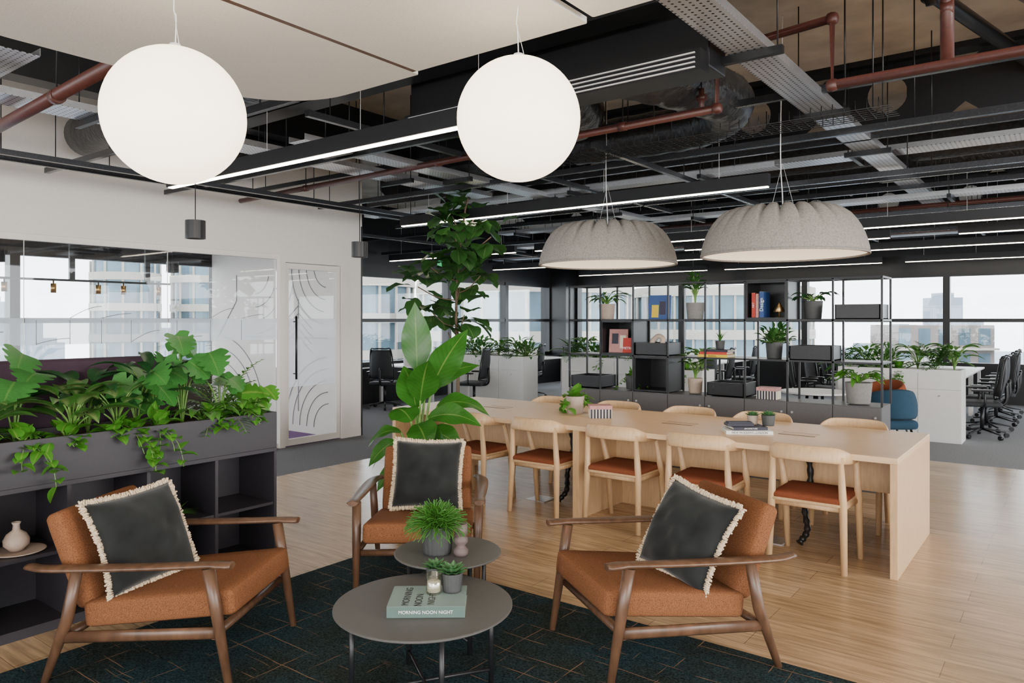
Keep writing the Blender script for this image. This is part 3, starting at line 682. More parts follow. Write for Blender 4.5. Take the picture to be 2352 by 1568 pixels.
# ---------------------------------------------------------------- PLANTS
def potmesh(t,r,h,m='pot',ribs=False):
    pf=[(.001,0),(r*.82,0),(r*.86,.01),(r,h*.96),(r,h),(r*.9,h),(r*.88,h*.85)]
    mod=(lambda rr,z,a,i:(rr*(1+.03*math.cos(a*18)) if 1<=i<=4 else rr,z)) if ribs else None
    MB().lathe(pf,54 if ribs else 28,mod=mod).obj('pot',m,t); MB().lathe([(.001,h*.87),(r*.885,h*.86)],20).obj('soil','soil',t)
def fol_bush(m,c,r,n,kind='oval',ln=.1,wd=.05,stemm=None):
    for i in range(n):
        a=R(0,2*pi); e=R(.05,1.3); d=V((math.cos(a)*math.cos(e),math.sin(a)*math.cos(e),math.sin(e)))
        rr=r*R(.35,1); b=V(c)+V((d.x*rr,d.y*rr,d.z*rr*1.0))
        if stemm is not None: stemm.tube([c,V(c)+V((d.x*rr*.4,d.y*rr*.4,d.z*rr*.7)),b],.003,4)
        m.leaf(b,d+V((R(-.4,.4),R(-.4,.4),R(-.2,.4))),ln*R(.7,1.2),wd*R(.8,1.2),kind,R(.5,1.2),5)
def fol_frond(m,st,c,n,ln,lf=.07,w=.014,spread=1,pairs=11):
    for i in range(n):
        a=2*pi*i/n+R(-.3,.3); e=R(.5,1.35); d=V((math.cos(a)*math.cos(e)*spread,math.sin(a)*math.cos(e)*spread,math.sin(e))).normalized(); p=V(c);P=[p.copy()]
        L_=ln*R(.7,1.1)
        for k_ in range(pairs+2):
            p=p+d*L_/(pairs+2); d=(d+V((0,0,-.09-.05*R(0,1)))).normalized(); P.append(p.copy())
            if k_>1:
                sd=d.cross(V((0,0,1))).normalized()
                for s_ in(-1,1): m.leaf(p,sd*s_+d*.6+V((0,0,.1)),lf*math.sin(pi*min(.95,(k_+1)/(pairs+2)))+.015,w,'lance',.5,3)
        st.tube(P,.002,4)
def fol_vine(m,st,c,n,ln,ls=.05,out=None):
    for i in range(n):
        a=R(0,2*pi); d=V((math.cos(a),math.sin(a),.4)) if out is None else V(out)+V((R(-.4,.4),R(-.4,.4),.35)); p=V(c);P=[p.copy()];L_=ln*R(.5,1.1);k_=int(L_/.035)
        for j in range(k_):
            d=(d+V((R(-.12,.12),R(-.12,.12),-.33))).normalized(); p=p+d*.035; P.append(p.copy())
            if R(0,1)<.75: m.leaf(p,V((R(-1,1),R(-1,1),R(-.5,.4)))+(V(out)*.8 if out else V((0,0,0))),ls*R(.6,1.2),ls*R(.65,.9),'heart',.7,5)
        if len(P)>1: st.tube(P,.0025,4)
def fol_stalk(m,st,c,n,h,ln,wd,kind,spread=.4,droop=.9,seg=8,wav=0,bias=None):
    for i in range(n):
        a=2*pi*i/n+R(-.4,.4); hh=h*R(.5,1.05); sx=spread*R(.5,1.1)
        tip=V(c)+V((math.cos(a)*sx,math.sin(a)*sx,hh)); mid=V(c)+V((math.cos(a)*sx*.3,math.sin(a)*sx*.3,hh*.6))
        P=sm([V(c),mid,tip],5); st.tube(P,[.005]*(len(P)-1)+[.003],5)
        dd=(P[-1]-P[-2]).normalized()+V((math.cos(a),math.sin(a),0))*.7
        upv=V((0,0,1))
        if bias:
            # broad leaves hang with their faces turned to the open side of the trough
            dd=V((.35+R(-.1,.5),R(-.7,.7),R(-.55,.25))); upv=V((1,R(-.6,.2),.55))
        m.leaf(tip,dd,ln*R(.75,1.1),wd*R(.85,1.1),kind,droop if not bias else .5,seg,wav=wav,fold=.08 if kind=='split' else .18,up=upv)
def plant(name,label,loc,kind,pot=None,group=None,sc=1,**k):
    t=thing(name,label,'plant',loc,R(0,6) if pot else 0,group); c=V((0,0,0))
    if pot: potmesh(t,*pot); c=V((0,0,pot[1]*.86))
    m=MB(); st=MB(); lm='lf_fern'
    if kind=='bush': fol_bush(m,c,k.get('r',.1)*sc,k.get('n',40),'oval',k.get('ln',.08),k.get('wd',.045),st); lm=k.get('lm','lf_fern2')
    if kind=='fern': fol_frond(m,st,c,k.get('n',9),k.get('ln',.3),k.get('lf',.06),k.get('w',.014)); lm=k.get('lm','lf_fern')
    if kind=='vine': 
        fol_bush(m,c,.07,14,'heart',k.get('ls',.05)*1.1,k.get('ls',.05),st); fol_vine(m,st,c,k.get('n',5),k.get('ln',.3),k.get('ls',.05),k.get('out')); lm='lf_pot'
    if kind=='split': fol_stalk(m,st,c,k.get('n',8),k.get('h',.4),k.get('l',.2),k.get('w',.18),'split',k.get('sp',.22),.9,bias=k.get('bias')); lm=k.get('lm','lf_mon')
    if kind=='agl': fol_stalk(m,st,c,k.get('n',13),k.get('h',.2),k.get('l',.22),k.get('w',.075),'lance',k.get('sp',.09),.9); lm='lf_agl'
    if kind=='lily': fol_stalk(m,st,c,k.get('n',15),k.get('h',.25),k.get('l',.26),k.get('w',.07),'lance',k.get('sp',.12),1.2); lm=k.get('lm','lf_dk')
    if kind=='strap':
        for i in range(k.get('n',26)):
            a=R(0,6.3); m.leaf(c,(math.cos(a)*R(.1,.6),math.sin(a)*R(.1,.6),1),k.get('l',.3)*R(.6,1.1),.018,'strap',1.2,7)
    if kind=='suc':
        for ring,(nn,e,l) in enumerate([(9,.25,.045),(8,.6,.04),(6,1.0,.03),(3,1.35,.02)]):
            for i in range(nn):
                a=2*pi*i/nn+ring*.4; m.leaf(c,(math.cos(a)*math.cos(e),math.sin(a)*math.cos(e),math.sin(e)),l*sc,.017*sc,'oval',-.3,4,fold=.3)
        lm='lf_suc'
    if kind=='grass':
        for i in range(520):
            a=R(0,6.28); e=R(.1,1.5); d=V((math.cos(a)*math.cos(e),math.sin(a)*math.cos(e),math.sin(e)*1.5)).normalized(); p=c+V((d.x*.045,d.y*.045,.01)); P=[p.copy()]
            for j in range(7): p=p+d*R(.014,.023); d=(d+V((R(-.35,.35),R(-.35,.35),-.17+R(-.15,.15)))).normalized(); P.append(p.copy())
            m.tube(P,.0020,4,cap=False)
        lm='lf_fern'
    if len(st.v): st.obj('stem','stem',t)
    m.obj('foliage',lm,t); return t
random.seed(11)
# ---------------------------------------------------------------- PLANTER CABINET
x0,x1,y0,y1=-4.62,-4.20,-.82,2.96
t=thing('planter_cabinet','dark plum-grey open shelving unit with planting trough on top','shelving unit')
MB().bx(x0,x1,y0,y1,.735,.76).bx(x1-.02,x1,y0,y1,.76,.995).bx(x0,x0+.02,y0,y1,.76,.995).bx(x0+.02,x1-.02,y0,y0+.02,.76,.995).bx(x0+.02,x1-.02,y1-.02,y1,.76,.995).obj('trough','cab',t,bevel=.002)
MB().bx(x0+.02,x1-.02,y0+.02,y1-.02,.76,.955).obj('soil','soil',t)
m=MB().bx(x0,x1,y0,y1,.0,.05).bx(x0,x0+.015,y0,y1,.05,.735); m.obj('carcass','cab',t)
m=MB(); y=y1; ydiv=[]
while y>y0-.01: ydiv.append(y); y-=.42
for i,y in enumerate(ydiv): m.bx(x0+.015,x1-.002,max(y0,y-.02),y,.05,.735)
m.obj('divider','cab',t)
MB().bx(x0+.015,x1-.012,y0,y1,.385,.403).obj('shelf','cab',t)
B=True
tr=[('split',2.14,.0,dict(n=6,h=.44,l=.20,w=.20,sp=.16,bias=B)),('split',1.50,.02,dict(n=6,h=.50,l=.23,w=.24,sp=.16,bias=B)),('split',1.15,0,dict(n=7,h=.38,l=.20,w=.19,sp=.2,bias=B)),('agl',1.75,.09,dict(n=16,h=.24,l=.28,w=.115)),('agl',1.32,.11,dict(n=12,l=.22,w=.09)),('agl',1.98,.1,dict(h=.24,n=12,l=.24,w=.10)),
('lily',1.9,-.08,dict(n=14,h=.30,l=.28,w=.10)),('lily',2.25,-.02,dict(n=20,h=.34,l=.32,w=.08)),('fern',2.70,-.04,dict(n=18,ln=.46,lf=.10,w=.02)),('fern',1.35,-.1,dict(n=14,ln=.42,lf=.09,w=.018)),
('split',2.40,.03,dict(n=8,h=.54,l=.20,w=.20,sp=.16,bias=B)),('lily',1.0,0,dict(n=18,lm='lf_fern2',w=.1)),('lily',2.78,.05,dict(n=10,h=.12,l=.16,lm='lf_pot',w=.08)),('split',2.88,.06,dict(n=6,h=.20,l=.17,w=.15,sp=.12,lm='lf_pot',bias=B)),('agl',.85,.03,dict(w=.1)),('split',.6,0,dict()),
('lily',2.5,.08,dict(n=14,h=.12,l=.18,w=.07,lm='lf_fern')),('split',2.62,.08,dict(n=5,h=.30,l=.15,w=.14,sp=.12,bias=B))]
nm={'split':('monstera_plant','glossy broad-leaf plant growing in the plum planter trough'),'agl':('striped_leaf_plant','pale-striped broad leaf plant in the planter trough'),'lily':('leafy_plant','dense green leafy plant in the planter trough'),'fern':('palm_plant','feathery green palm in the planter trough'),'vine':('trailing_pothos','bright green trailing vine spilling over the planter edge')}
for kd,y,dx,kw in tr: plant(nm[kd][0],nm[kd][1],(-4.4+dx,y,.95),kd,group='planter trough plants',**kw)
for y,l in [(1.22,.2),(1.5,.36),(1.95,.12),(2.05,.34),(2.2,.38),(2.55,.14),(2.8,.12),(1.7,.12)]:
    plant(*nm['vine'],(-4.27,y,.965),'vine',group='planter trough plants',n=3,ln=l,ls=.085,out=(1,.1,0))
t=thing('bud_vase','round pale ceramic bud vase on plate','vase',(-4.33,1.49,.418)); MB().lathe([(.001,0),(.03,0),(.058,.03),(.06,.055),(.045,.085),(.018,.105),(.015,.13),(.022,.145),(.016,.145),(.01,.12)],32).obj('vase_body','ceram',t)
single(MB().lathe([(.001,0),(.08,0),(.125,.012),(.12,.015),(.08,.006),(.001,.006)],40),'plate','ceram','flat pale ceramic plate on dark shelf','plate',(-4.33,1.5,.404))
single(MB().rbox((0,0,.02),(.16,.11,.035),.012),'shelf_book','dark','dark book lying on cabinet shelf','book',(-4.36,2.30,.404),.2)
t=thing('air_plant','green grass-like air plant on the cabinet shelf','plant',(-4.3,2.32,.44))
m=MB()
for i in range(34):
    a=R(0,6.28); m.leaf((0,0,0),(math.cos(a),math.sin(a)*1.5,R(.1,.8)),R(.1,.18),.009,'strap',.3,4)
m.obj('foliage','lf_pot',t)
t=thing('booth_sofa','aubergine high-back upholstered sofa behind planter','sofa',(-5.05,1.0,0))
MB().rbox((.25,0,.75),(.16,3.2,1.24),.06,n=6).obj('backrest','sofa',t,merge=True); MB().rbox((-.2,0,.28),(.75,3.2,.32),.06,n=6).obj('seat_cushion','sofa',t,merge=True)
MB().rbox((-.15,1.52,.5),(.8,.14,.6),.05,n=6).obj('armrest','sofa',t,merge=True); MB().bx(-.5,.25,-1.55,1.55,0,.13).obj('plinth','blackm',t)
# ---------------------------------------------------------------- LONG TABLE
TX0,TX1,TY0,TY1=-5.3,-.86,5.05,6.31
t=thing('communal_table','long pale oak communal table with slab ends','table',((TX0+TX1)/2,(TY0+TY1)/2,0)); h=(TX1-TX0)/2; wy=(TY1-TY0)/2
MB().bx(-h,h,-wy,wy,.71,.75).obj('table_top','oak',t,bevel=.004)
MB().bx(h-.045,h,-wy,wy,0,.71).obj('end_panel','oakc',t,bevel=.003); MB().bx(-h,-h+.045,-wy,wy,0,.71).obj('end_panel','oakc',t,bevel=.003)
MB().bx(-.14,-.08,-wy,wy,0,.71).bx(-.08,.35,.08,.11,0,.71).obj('middle_panel','oakc',t,bevel=.003)
MB().bx(-h+.045,h-.045,-.02,.02,.40,.71).obj('modesty_panel','oakc',t)
for x in(-1.4,.5,1.45):
    q=MB(); q.bx(x-.13,x+.13,-.06,.06,.7505,.752); q.obj('cable_flap','oakc',t,bevel=.0005); 
    q=MB().bx(x-.132,x+.132,-.063,-.061,.7503,.7525).bx(x-.132,x+.132,.061,.063,.7503,.7525); q.obj('flap_gap','ink',t)
for x in(-1.55,-3.6):
    t=thing('cable_spine','black flexible power cable with floor plate under table','cable',(x,5.5,0))
    MB().tube(sm([(0,.1,.7),(.02,.12,.45),(-.01,.08,.25),(.03,0,.1),(.0,-.08,.02)],8),[.022+.005*math.sin(i*2.2) for i in range(33)],10).obj('cable','tape',t)
    MB().bx(-.3,-.1,-.16,.04,0.0,.006).obj('floor_plate','steel',t,bevel=.001)
# ---------------------------------------------------------------- DINING CHAIR
t=thing('dining_chair','pale oak dining chair with curved back rail and orange seat','chair',(0,0,0),0,'oak dining chairs')
P=sm([(-.245,.25,.68),(-.25,.13,.70),(-.238,.03,.725),(-.19,-.04,.745),(-.10,-.075,.75),(0,-.085,.75),(.10,-.075,.75),(.19,-.04,.745),(.238,.03,.725),(.25,.13,.70),(.245,.25,.68)],5)
n=len(P); rr=[(.0135,.016+.036*min(1,1.5*max(0,math.sin(pi*i/(n-1))-.15))) for i in range(n)]
MB().tube(P,rr,16).obj('backrest','oakc',t)
for s_ in(-1,1):
    MB().tube([(s_*.21,-.02,.735),(s_*.222,-.005,.44),(s_*.235,-.03,0)],[.018,.025,.020],14).obj('leg','oakc',t)
    MB().tube([(s_*.245,.24,.685),(s_*.238,.34,.42),(s_*.24,.39,0)],[.018,.025,.019],14).obj('leg','oakc',t)
    MB().tube([(s_*.21,0,.40),(s_*.23,.36,.40)],[(.011,.02)]*2,8).obj('side_rail','oakc',t)
MB().tube([(-.21,0,.40),(.21,0,.40)],[(.011,.02)]*2,8).tube([(-.23,.35,.40),(.23,.35,.40)],[(.011,.02)]*2,8).obj('cross_rail','oakc',t)
MB().rbox((0,.19,.425),(.46,.44,.025),.011,n=5).obj('seat_base','oakc',t,merge=True); MB().rbox((0,.19,.447),(.45,.43,.05),.024,puff=.010,n=7).obj('seat_pad','orange',t,merge=True)
base=t; CX=[-1.38,-2.13,-2.82,-3.54,-4.29]
base.location=(CX[0],4.98,0)
for i,x in enumerate(CX[1:]): dup(base,(x,4.98+R(-.02,.02),0),R(-.04,.04))
for i,x in enumerate(CX): dup(base,(x+R(-.03,.03),6.42,0),pi+R(-.06,.06))
# ---------------------------------------------------------------- things on the long table
ZT=.7505
plant('potted_pothos','trailing bright green plant in stone pot on table',(-3.62,5.72,ZT),'vine',(.085,.16,'potc'),n=9,ln=.22,ls=.10)
def book(loc,w,d,h,m,label,rz=0,txt=None,tm='ink',ts=.02,up=False,name='book'):
    t=thing(name,label,'book',loc,rz)
    MB().bx(-w/2,w/2,-d/2,-d/2+.003,0,h).bx(-w/2,w/2,-d/2+.003,d/2,0,.003).bx(-w/2,w/2,-d/2+.003,d/2,h-.003,h).obj('cover',m,t)
    MB().bx(-w/2+.004,w/2-.004,-d/2+.003,d/2-.004,.003,h-.003).obj('pages','paper',t)
    if txt: text(txt,ts,tm,t,(0,-d/2-.001,h/2),(pi/2,0,0))
    return t
def stripebox(loc,w,d,h,rz=0):
    t=thing('striped_box','small box with dark and cream vertical stripes','box',loc,rz)
    MB().bx(-w/2,w/2,-d/2,d/2,0,h*.7).obj('box_body','paper',t,bevel=.002); MB().bx(-w/2-.003,w/2+.003,-d/2-.003,d/2+.003,h*.7,h).obj('lid','pinkc',t,bevel=.002)
    q=MB(); nn=7
    for i in range(nn): x=-w/2+(i+.2)*w/nn; q.bx(x,x+w/nn*.6,-d/2-.001,-d/2,0,h*.7)
    q.obj('stripe','dark',t)
stripebox((-3.30,5.62,ZT),.19,.15,.11,TH)
book((-1.98,5.55,ZT),.34,.24,.025,'whiteink','white hardback lying on oak table',TH-.1,'NEW MODERNS LONDON','ink',.022)
book((-1.99,5.57,ZT+.026),.26,.2,.022,'dark','dark hardback stacked on white book',TH+.05,'ARCHITECTURE','whiteink',.014)
single(MB().bx(-.1,.1,-.05,.05,0,.02).bx(-.09,.09,-.04,.04,.02,.03),'small_tray','dark','small dark tray on stacked books','tray',(-2.03,5.53,ZT+.049),TH)
plant('succulent','small green succulent in dark ribbed pot on books',(-1.85,5.66,ZT+.049),'suc',(.05,.08,'pot',True),sc=1.6)
plant('succulent','small green succulent in pale pot on books',(-1.97,5.66,ZT+.049),'suc',(.042,.07,'potc'),sc=1.5)
# ---------------------------------------------------------------- coffee table items
zt=.401; rb=TH+.02
bk=book(tuple(W(-.35,3.10,zt)),.315,.235,.045,'teal','large sage green hardback on coffee table',rb,'MORNING NOON NIGHT','whiteink',.019)
MB().bx(-.157,.157,-.1195,-.1175,.001,.044).obj('spine','spine',bk)
for c_ in bk.children:
    if c_.name.startswith('lettering'): c_.location.y=-.1205
for i,w_ in enumerate(['MORNING','NOON','NIGHT']):
    text(w_,.042,'ink',bk,(-.085+i*.052,-.105+.042*len(w_)*.325+.005,.0456),(0,0,pi/2),ext=.0003)
t=thing('candle_holder','clear glass candle holder with white candle on book','candle',tuple(W(-.33,3.13,zt+.046)))
MB().lathe([(.001,0),(.031,0),(.034,.01),(.034,.082),(.031,.082),(.031,.012),(.001,.008)],28).obj('glass_cup','candleglass',t)
MB().lathe([(.001,.01),(.028,.01),(.028,.05),(.001,.05)],24).obj('wax','wax',t)
plant('succulent','small spiky succulent in dark ribbed pot on book',tuple(W(-.255,3.155,zt+.046)),'suc',(.045,.08,'pot',True),sc=1.8)
plant('succulent','green rosette succulent in dark pot behind candle',tuple(W(-.335,3.25,zt)),'suc',(.042,.12,'pot'),sc=1.6)
plant('grassy_plant','wild green grassy plant in dark ribbed pot',tuple(W(-.37,3.66,.451)),'grass',(.08,.14,'pot',True))
t=thing('stone_ornament','stacked mauve stone candle ornament','ornament',tuple(W(-.25,3.62,.451)))
MB().lathe([(.001,0),(.03,0),(.036,.012),(.036,.028),(.025,.04),(.02,.05),(.034,.065),(.034,.085),(.02,.095),(.032,.10),(.032,.155),(.02,.155),(.018,.15),(.001,.15)],28).obj('stone_body','mauve',t)
# ---------------------------------------------------------------- big plants
random.seed(21)
p=W(-.75,5.85,0)
t=thing('bird_of_paradise_plant','tall plant with huge paddle leaves in dark pot','plant',tuple(p)); potmesh(t,.20,.42,'pot')
m=MB();st=MB()
Rv=V((C,S,0));Fv=V((-S,C,0))
def cv(x,f,z): return Rv*x+Fv*f+V((0,0,z))
def bleaf(b,tip,d,Ln,Wd,dr,up):
    P=sm([V(b),(V(b)+V(tip))/2+V((0,0,.05)),V(tip)],6); st.tube(P,[.014-.006*i/(len(P)-1) for i in range(len(P))],6); m.leaf(P[-1],d,Ln,Wd,'oval',dr,14,up=up,fold=.10,wav=.12)
for (tx,tf,tz),(dx,df,dz),Ln,Wd,dr,up in [
 ((.0,.0,1.20),(-.03,0,1),.54,.24,.2,(.2,-1,.1)),((.12,-.05,1.07),(.45,-.2,1),.56,.25,.6,(.4,-1,.5)),((.06,.02,1.04),(.8,.2,.8),.50,.20,.9,(0,-1,.8)),
 ((-.0,-.08,.92),(-.10,-.3,.9),.40,.24,1.0,(0,-1,.5)),((.10,-.1,.84),(.9,-.3,.35),.46,.20,1.0,(0,-.9,.9)),((.02,-.15,.80),(.25,-.6,-.1),.36,.24,.8,(.2,-1,.4)),
 ((-.12,-.05,.72),(-.7,-.2,.3),.30,.13,1.8,(0,-.5,1)),((-.14,0,.60),(-.9,0,-.1),.30,.12,1.6,(0,-.4,1)),((.16,.0,.92),(.9,.0,.4),.46,.18,1.4,(0,-.7,1)),((-.13,-.1,.50),(-.6,-.4,-.5),.28,.11,.8,(0,-.8,.6)),((.05,.1,1.0),(.3,.6,.8),.4,.22,1,(0,-1,.3)),((-.05,-.12,.62),(-.3,-.7,.0),.30,.16,1.5,(0,-.8,.7)),
 ((.08,-.14,.66),(.4,-.6,.3),.38,.22,1.3,(0,-1,.7)),((.04,-.12,.98),(.15,-.4,.9),.42,.25,.9,(.1,-1,.4)),((.10,-.05,.60),(.6,-.3,-.1),.34,.18,1.0,(0,-1,.7)),((-.03,-.13,.82),(-.2,-.5,.6),.34,.22,1.2,(-.1,-1,.5)),
 ((-.15,-.08,.66),(-.6,-.4,-.2),.30,.13,1.0,(0,-.8,.6)),((-.12,-.12,.52),(-.3,-.7,-.6),.26,.12,.6,(-.2,-1,.4)),((.12,-.12,.74),(.7,-.5,.0),.36,.19,.9,(0,-1,.8))]:
    u=cv(*up); bleaf((Rv*tx*.15+V((0,0,.36))),cv(tx,tf,tz),cv(dx,df,dz),Ln,Wd,dr,u)
st.obj('stem','stem',t); m.obj('foliage','lf_bana',t)
fx,fy=-5.62,6.35
t=thing('fiddle_leaf_fig','tall slim fig tree with glossy dark leaves','plant',(fx,fy,0)); potmesh(t,.22,.45,'potg')
m=MB();st=MB()
T0=sm([(0,0,.38),(.03,0,1.0),(-.02,.02,1.6),(.03,0,2.2),(.10,.03,2.8),(.14,.05,3.0)],8); st.tube(T0,[.022-.014*i/(len(T0)-1) for i in range(len(T0))],8)
def figleaf(p,aa,el,big=1):
    m.leaf(p,(math.cos(aa),math.sin(aa),el),R(.24,.34)*big,R(.18,.25)*big,'fiddle',R(.5,1.3),7,wav=.12,fold=.1)
for (cx,cd,cz,rad,nl) in [(-.44,0,1.98,.17,14),(-.28,.1,1.68,.15,11),(-.28,-.1,2.20,.10,6),(.04,0,1.98,.19,14),(.17,.1,2.34,.20,17),(.40,0,2.55,.12,8),(.0,-.1,2.52,.18,13),(-.05,0,2.80,.14,10),(.20,.05,2.76,.15,11),(.10,0,3.0,.08,8),(.28,-.1,2.10,.11,6),(.10,-.1,1.66,.13,8),(-.10,.1,1.46,.11,5)]:
    c=cv(cx,cd,cz); b=min(T0,key=lambda q:abs(q.z-(cz-.18))); st.tube(sm([b,(b+c)/2+V((0,0,-.04)),c],4),.007,5)
    for i in range(nl):
        a=R(0,6.28);e=R(-1,1); q=c+V((math.cos(a)*rad*R(.1,.9),math.sin(a)*rad*R(.1,.9),e*rad)); figleaf(q,a+R(-.5,.5),e*.8+R(-.2,.6))
st.obj('trunk','trunk',t); m.obj('foliage','lf_fig',t)
# ---------------------------------------------------------------- SHELF UNIT
SX1=-1.4; CW=.424; SY0,SY1=7.45,7.85; Z=[.80,1.2,1.6,2.0]
col=[SX1-CW*i for i in range(9)]
t=thing('shelving_frame','open black metal shelving divider on grey cabinets','shelving unit')
q=MB(); w_=.009
for i,x in enumerate(col):
    for y in(SY0,SY1): q.bx(x-w_,x+w_,y-w_,y+w_,.80,2.0)
    for z in Z[1:]: q.bx(x-w_,x+w_,SY0,SY1,z-w_,z+w_)
for z in Z[1:]:
    for y in(SY0,SY1): q.bx(col[-1],col[0],y-w_,y+w_,z-w_,z+w_)
q.obj('metal_frame','blackm',t)
for z in Z[1:3]: MB().bx(col[-1],col[0],SY0,SY1,z-.004,z+.0092).obj('shelf','blackm',t)
for i in range(8):
    a=col[i+1];b=col[i]
    t=thing('base_cabinet','grey laminate base cabinet with small lock','cabinet',(a,SY0,0),0,'base cabinets under the shelving')
    MB().bx(0,CW-.001,0,.40,0.05,.80).bx(.01,CW-.01,.03,.4,0,.05).obj('body','cabg',t)
    d_=MB().bx(.003,CW-.004,-.018,-.001,.055,.792).obj('door','cabg',t,bevel=.001)
    MB().tube([(.05 if i%2 else CW-.05,-.03,.70),(.05 if i%2 else CW-.05,-.017,.70)],.011,14).obj('lock','steel',d_)
def cube(ci,row,label):
    a=col[ci+1]+.01;b=col[ci]-.01;z0=Z[row]+.01;z1=Z[row+1]-.01
    m=MB().bx(a,b,SY0+.0,SY1,z0,z0+.016).bx(a,b,SY0,SY1,z1-.016,z1).bx(a,a+.016,SY0,SY1,z0+.016,z1-.016).bx(b-.016,b,SY0,SY1,z0+.016,z1-.016).bx(a+.016,b-.016,SY1-.012,SY1,z0+.016,z1-.016)
    single(m,'open_box','black',label,'box',group='black shelf boxes')
cube(2,2,'black open cube box holding books and brass cone'); cube(6,1,'black open cube box holding picture and red book'); cube(5,0,'black open cube box on the cabinets'); 
def lowtray(ci,row,label='low black storage tray on shelf'):
    a=col[ci+1]+.015;b=col[ci]-.015;z0=Z[row]+.0095; h_=.14
    m=MB().bx(a,b,SY0+.01,SY1-.01,z0,z0+.01).bx(a,b,SY0+.01,SY0+.02,z0,z0+h_).bx(a,b,SY1-.02,SY1-.01,z0,z0+h_).bx(a,a+.01,SY0+.01,SY1-.01,z0,z0+h_).bx(b-.01,b,SY0+.01,SY1-.01,z0,z0+h_)
    single(m,'storage_tray','blackm',label,'tray',group='low shelf trays')
for ci,row in [(0,2),(1,1),(3,0),(5,1),(7,0)]: lowtray(ci,row)
SYm=7.62
def sp(x,row,kind,pot,label,dy=0,dz=0,**k): return plant('potted_plant',label,(x,SYm+dy,Z[row]+.0095+dz),kind,pot,**k)
sp(-4.38,2,'lily',(.095,.18,'potc'),'arching green plant in taupe pot on shelf',n=22,h=.14,l=.20,w=.05,lm='lf_fern2')
sp(-3.28,2,'lily',(.10,.18,'potg'),'upright leafy plant in grey pot on shelf',n=30,h=.30,l=.14,w=.06,sp=.05,lm='lf_fern2')
sp(-2.05,2,'lily',(.09,.18,'pot'),'small leafy plant in black pot on shelf',n=14,h=.1,l=.13,w=.07,lm='lf_dk')
sp(-2.43,1,'bush',(.085,.17,'pot'),'bushy green plant in dark grey pot on shelf',r=.18,n=90,ln=.085,wd=.055)
sp(-3.28,0,'agl',(.08,.16,'potc'),'green leafy plant in pale pot on cabinet top',n=16,h=.22,l=.15,w=.075)
sp(-4.05,0,'vine',(.075,.16,'pot'),'trailing plant in dark pot on cabinet top',n=8,ln=.30,ls=.06)
sp(-1.63,0,'lily',(.12,.20,'potg'),'bright green plant in large grey pot on cabinet top',n=34,h=.12,l=.19,w=.05,lm='lf_pot',dy=-.02)
sp(-3.0,1,'strap',(.05,.09,'pot'),'small spiky plant in dark pot on stacked books',dz=.081,n=14,l=.15)
stripebox((-2.47,SYm-.05,Z[0]+.001),.2,.15,.12,.0)
def ubook(x,row,w,d,h,m,label,txt=None,tm='whiteink',ts=.03,z=0,rz=0):
    t=thing('upright_book',label,'book',(x,SYm-.04,Z[row]+.01+z),rz)
    MB().bx(-w/2,w/2,-d/2,d/2,0,h).obj('cover',m,t,bevel=.001); MB().bx(-w/2+.003,w/2-.003,-d/2+.004,d/2+.002,.003,h+.001).obj('pages','paper',t)
    if txt: text(txt,ts,tm,t,(0,-d/2-.0015,h*.5),(pi/2,-pi/2,0))
ubook(-2.60,2,.035,.18,.25,'redc','upright red book on shelf','ART',z=.017); ubook(-2.562,2,.03,.18,.24,'pinkc','upright pink book on shelf',z=.017)
ubook(-2.515,2,.045,.19,.26,'bluec','upright blue book with white title','Design',ts=.05,z=.017)
t=thing('brass_ornament','small brass cone lamp ornament','ornament',(-2.38,SYm,Z[2]+.027)); MB().lathe([(.001,.16),(.06,.06),(.055,.055)],24).obj('shade','brass',t); MB().tube([(0,0,.0),(0,0,.12)],.006,8).lathe([(.001,.008),(.035,.008),(.04,0)],20).obj('base','brass',t)
def pic(x,row,w,h,m,label,txt=None,z=0,det=None):
    t=thing('leaning_book',label,'book',(x,SYm-.06,Z[row]+.01+z),.12); t.rotation_euler=(-.1,0,.12)
    MB().bx(-w/2,w/2,0,.02,0,h).obj('cover',m,t,bevel=.001)
    if det: 
        for (a,b,c,d_,mm) in det: MB().bx(a,b,-.001,0,c,d_).obj('cover_shape',mm,t)
    if txt: text(txt,.04,'whiteink',t,(0,-.0015,h*.3),(pi/2,0,0))
pic(-3.68,2,.25,.27,'bluec','blue art book leaning on shelf',det=[(-.09,-.01,.02,.16,'yellow'),(.0,.07,.05,.2,'dark')])
pic(-4.20,1,.23,.27,'pinkc','pale illustrated book standing in black box',z=.017,det=[(-.08,.0,.1,.22,'dark'),(.02,.09,.05,.2,'paper')])
pic(-4.07,1,.13,.17,'redc','small red book standing in black box','METRO',z=.017)
book((-3.02,SYm-.05,Z[1]+.01),.32,.24,.03,'yellow','yellow hardback lying on shelf',0,'fashion','ink',.03)
book((-3.02,SYm-.05,Z[1]+.041),.29,.22,.025,'redc','red hardback stacked on yellow book',.05)
book((-2.99,SYm-.05,Z[1]+.067),.27,.2,.022,'dark','dark hardback stacked on red book',-.05)
t=thing('arch_ornament','cream curved ceramic ornament above the tray','ornament',(-3.72,SYm,Z[1]+.02)); MB().tube(sm([(-.09,0,.05),(-.07,0,.14),(0,0,.2),(.06,0,.17),(.05,0,.1),(.1,0,.05)],6),.028,12).rbox((0,0,.03),(.22,.12,.05),.02).obj('ceramic_body','ceram',t)
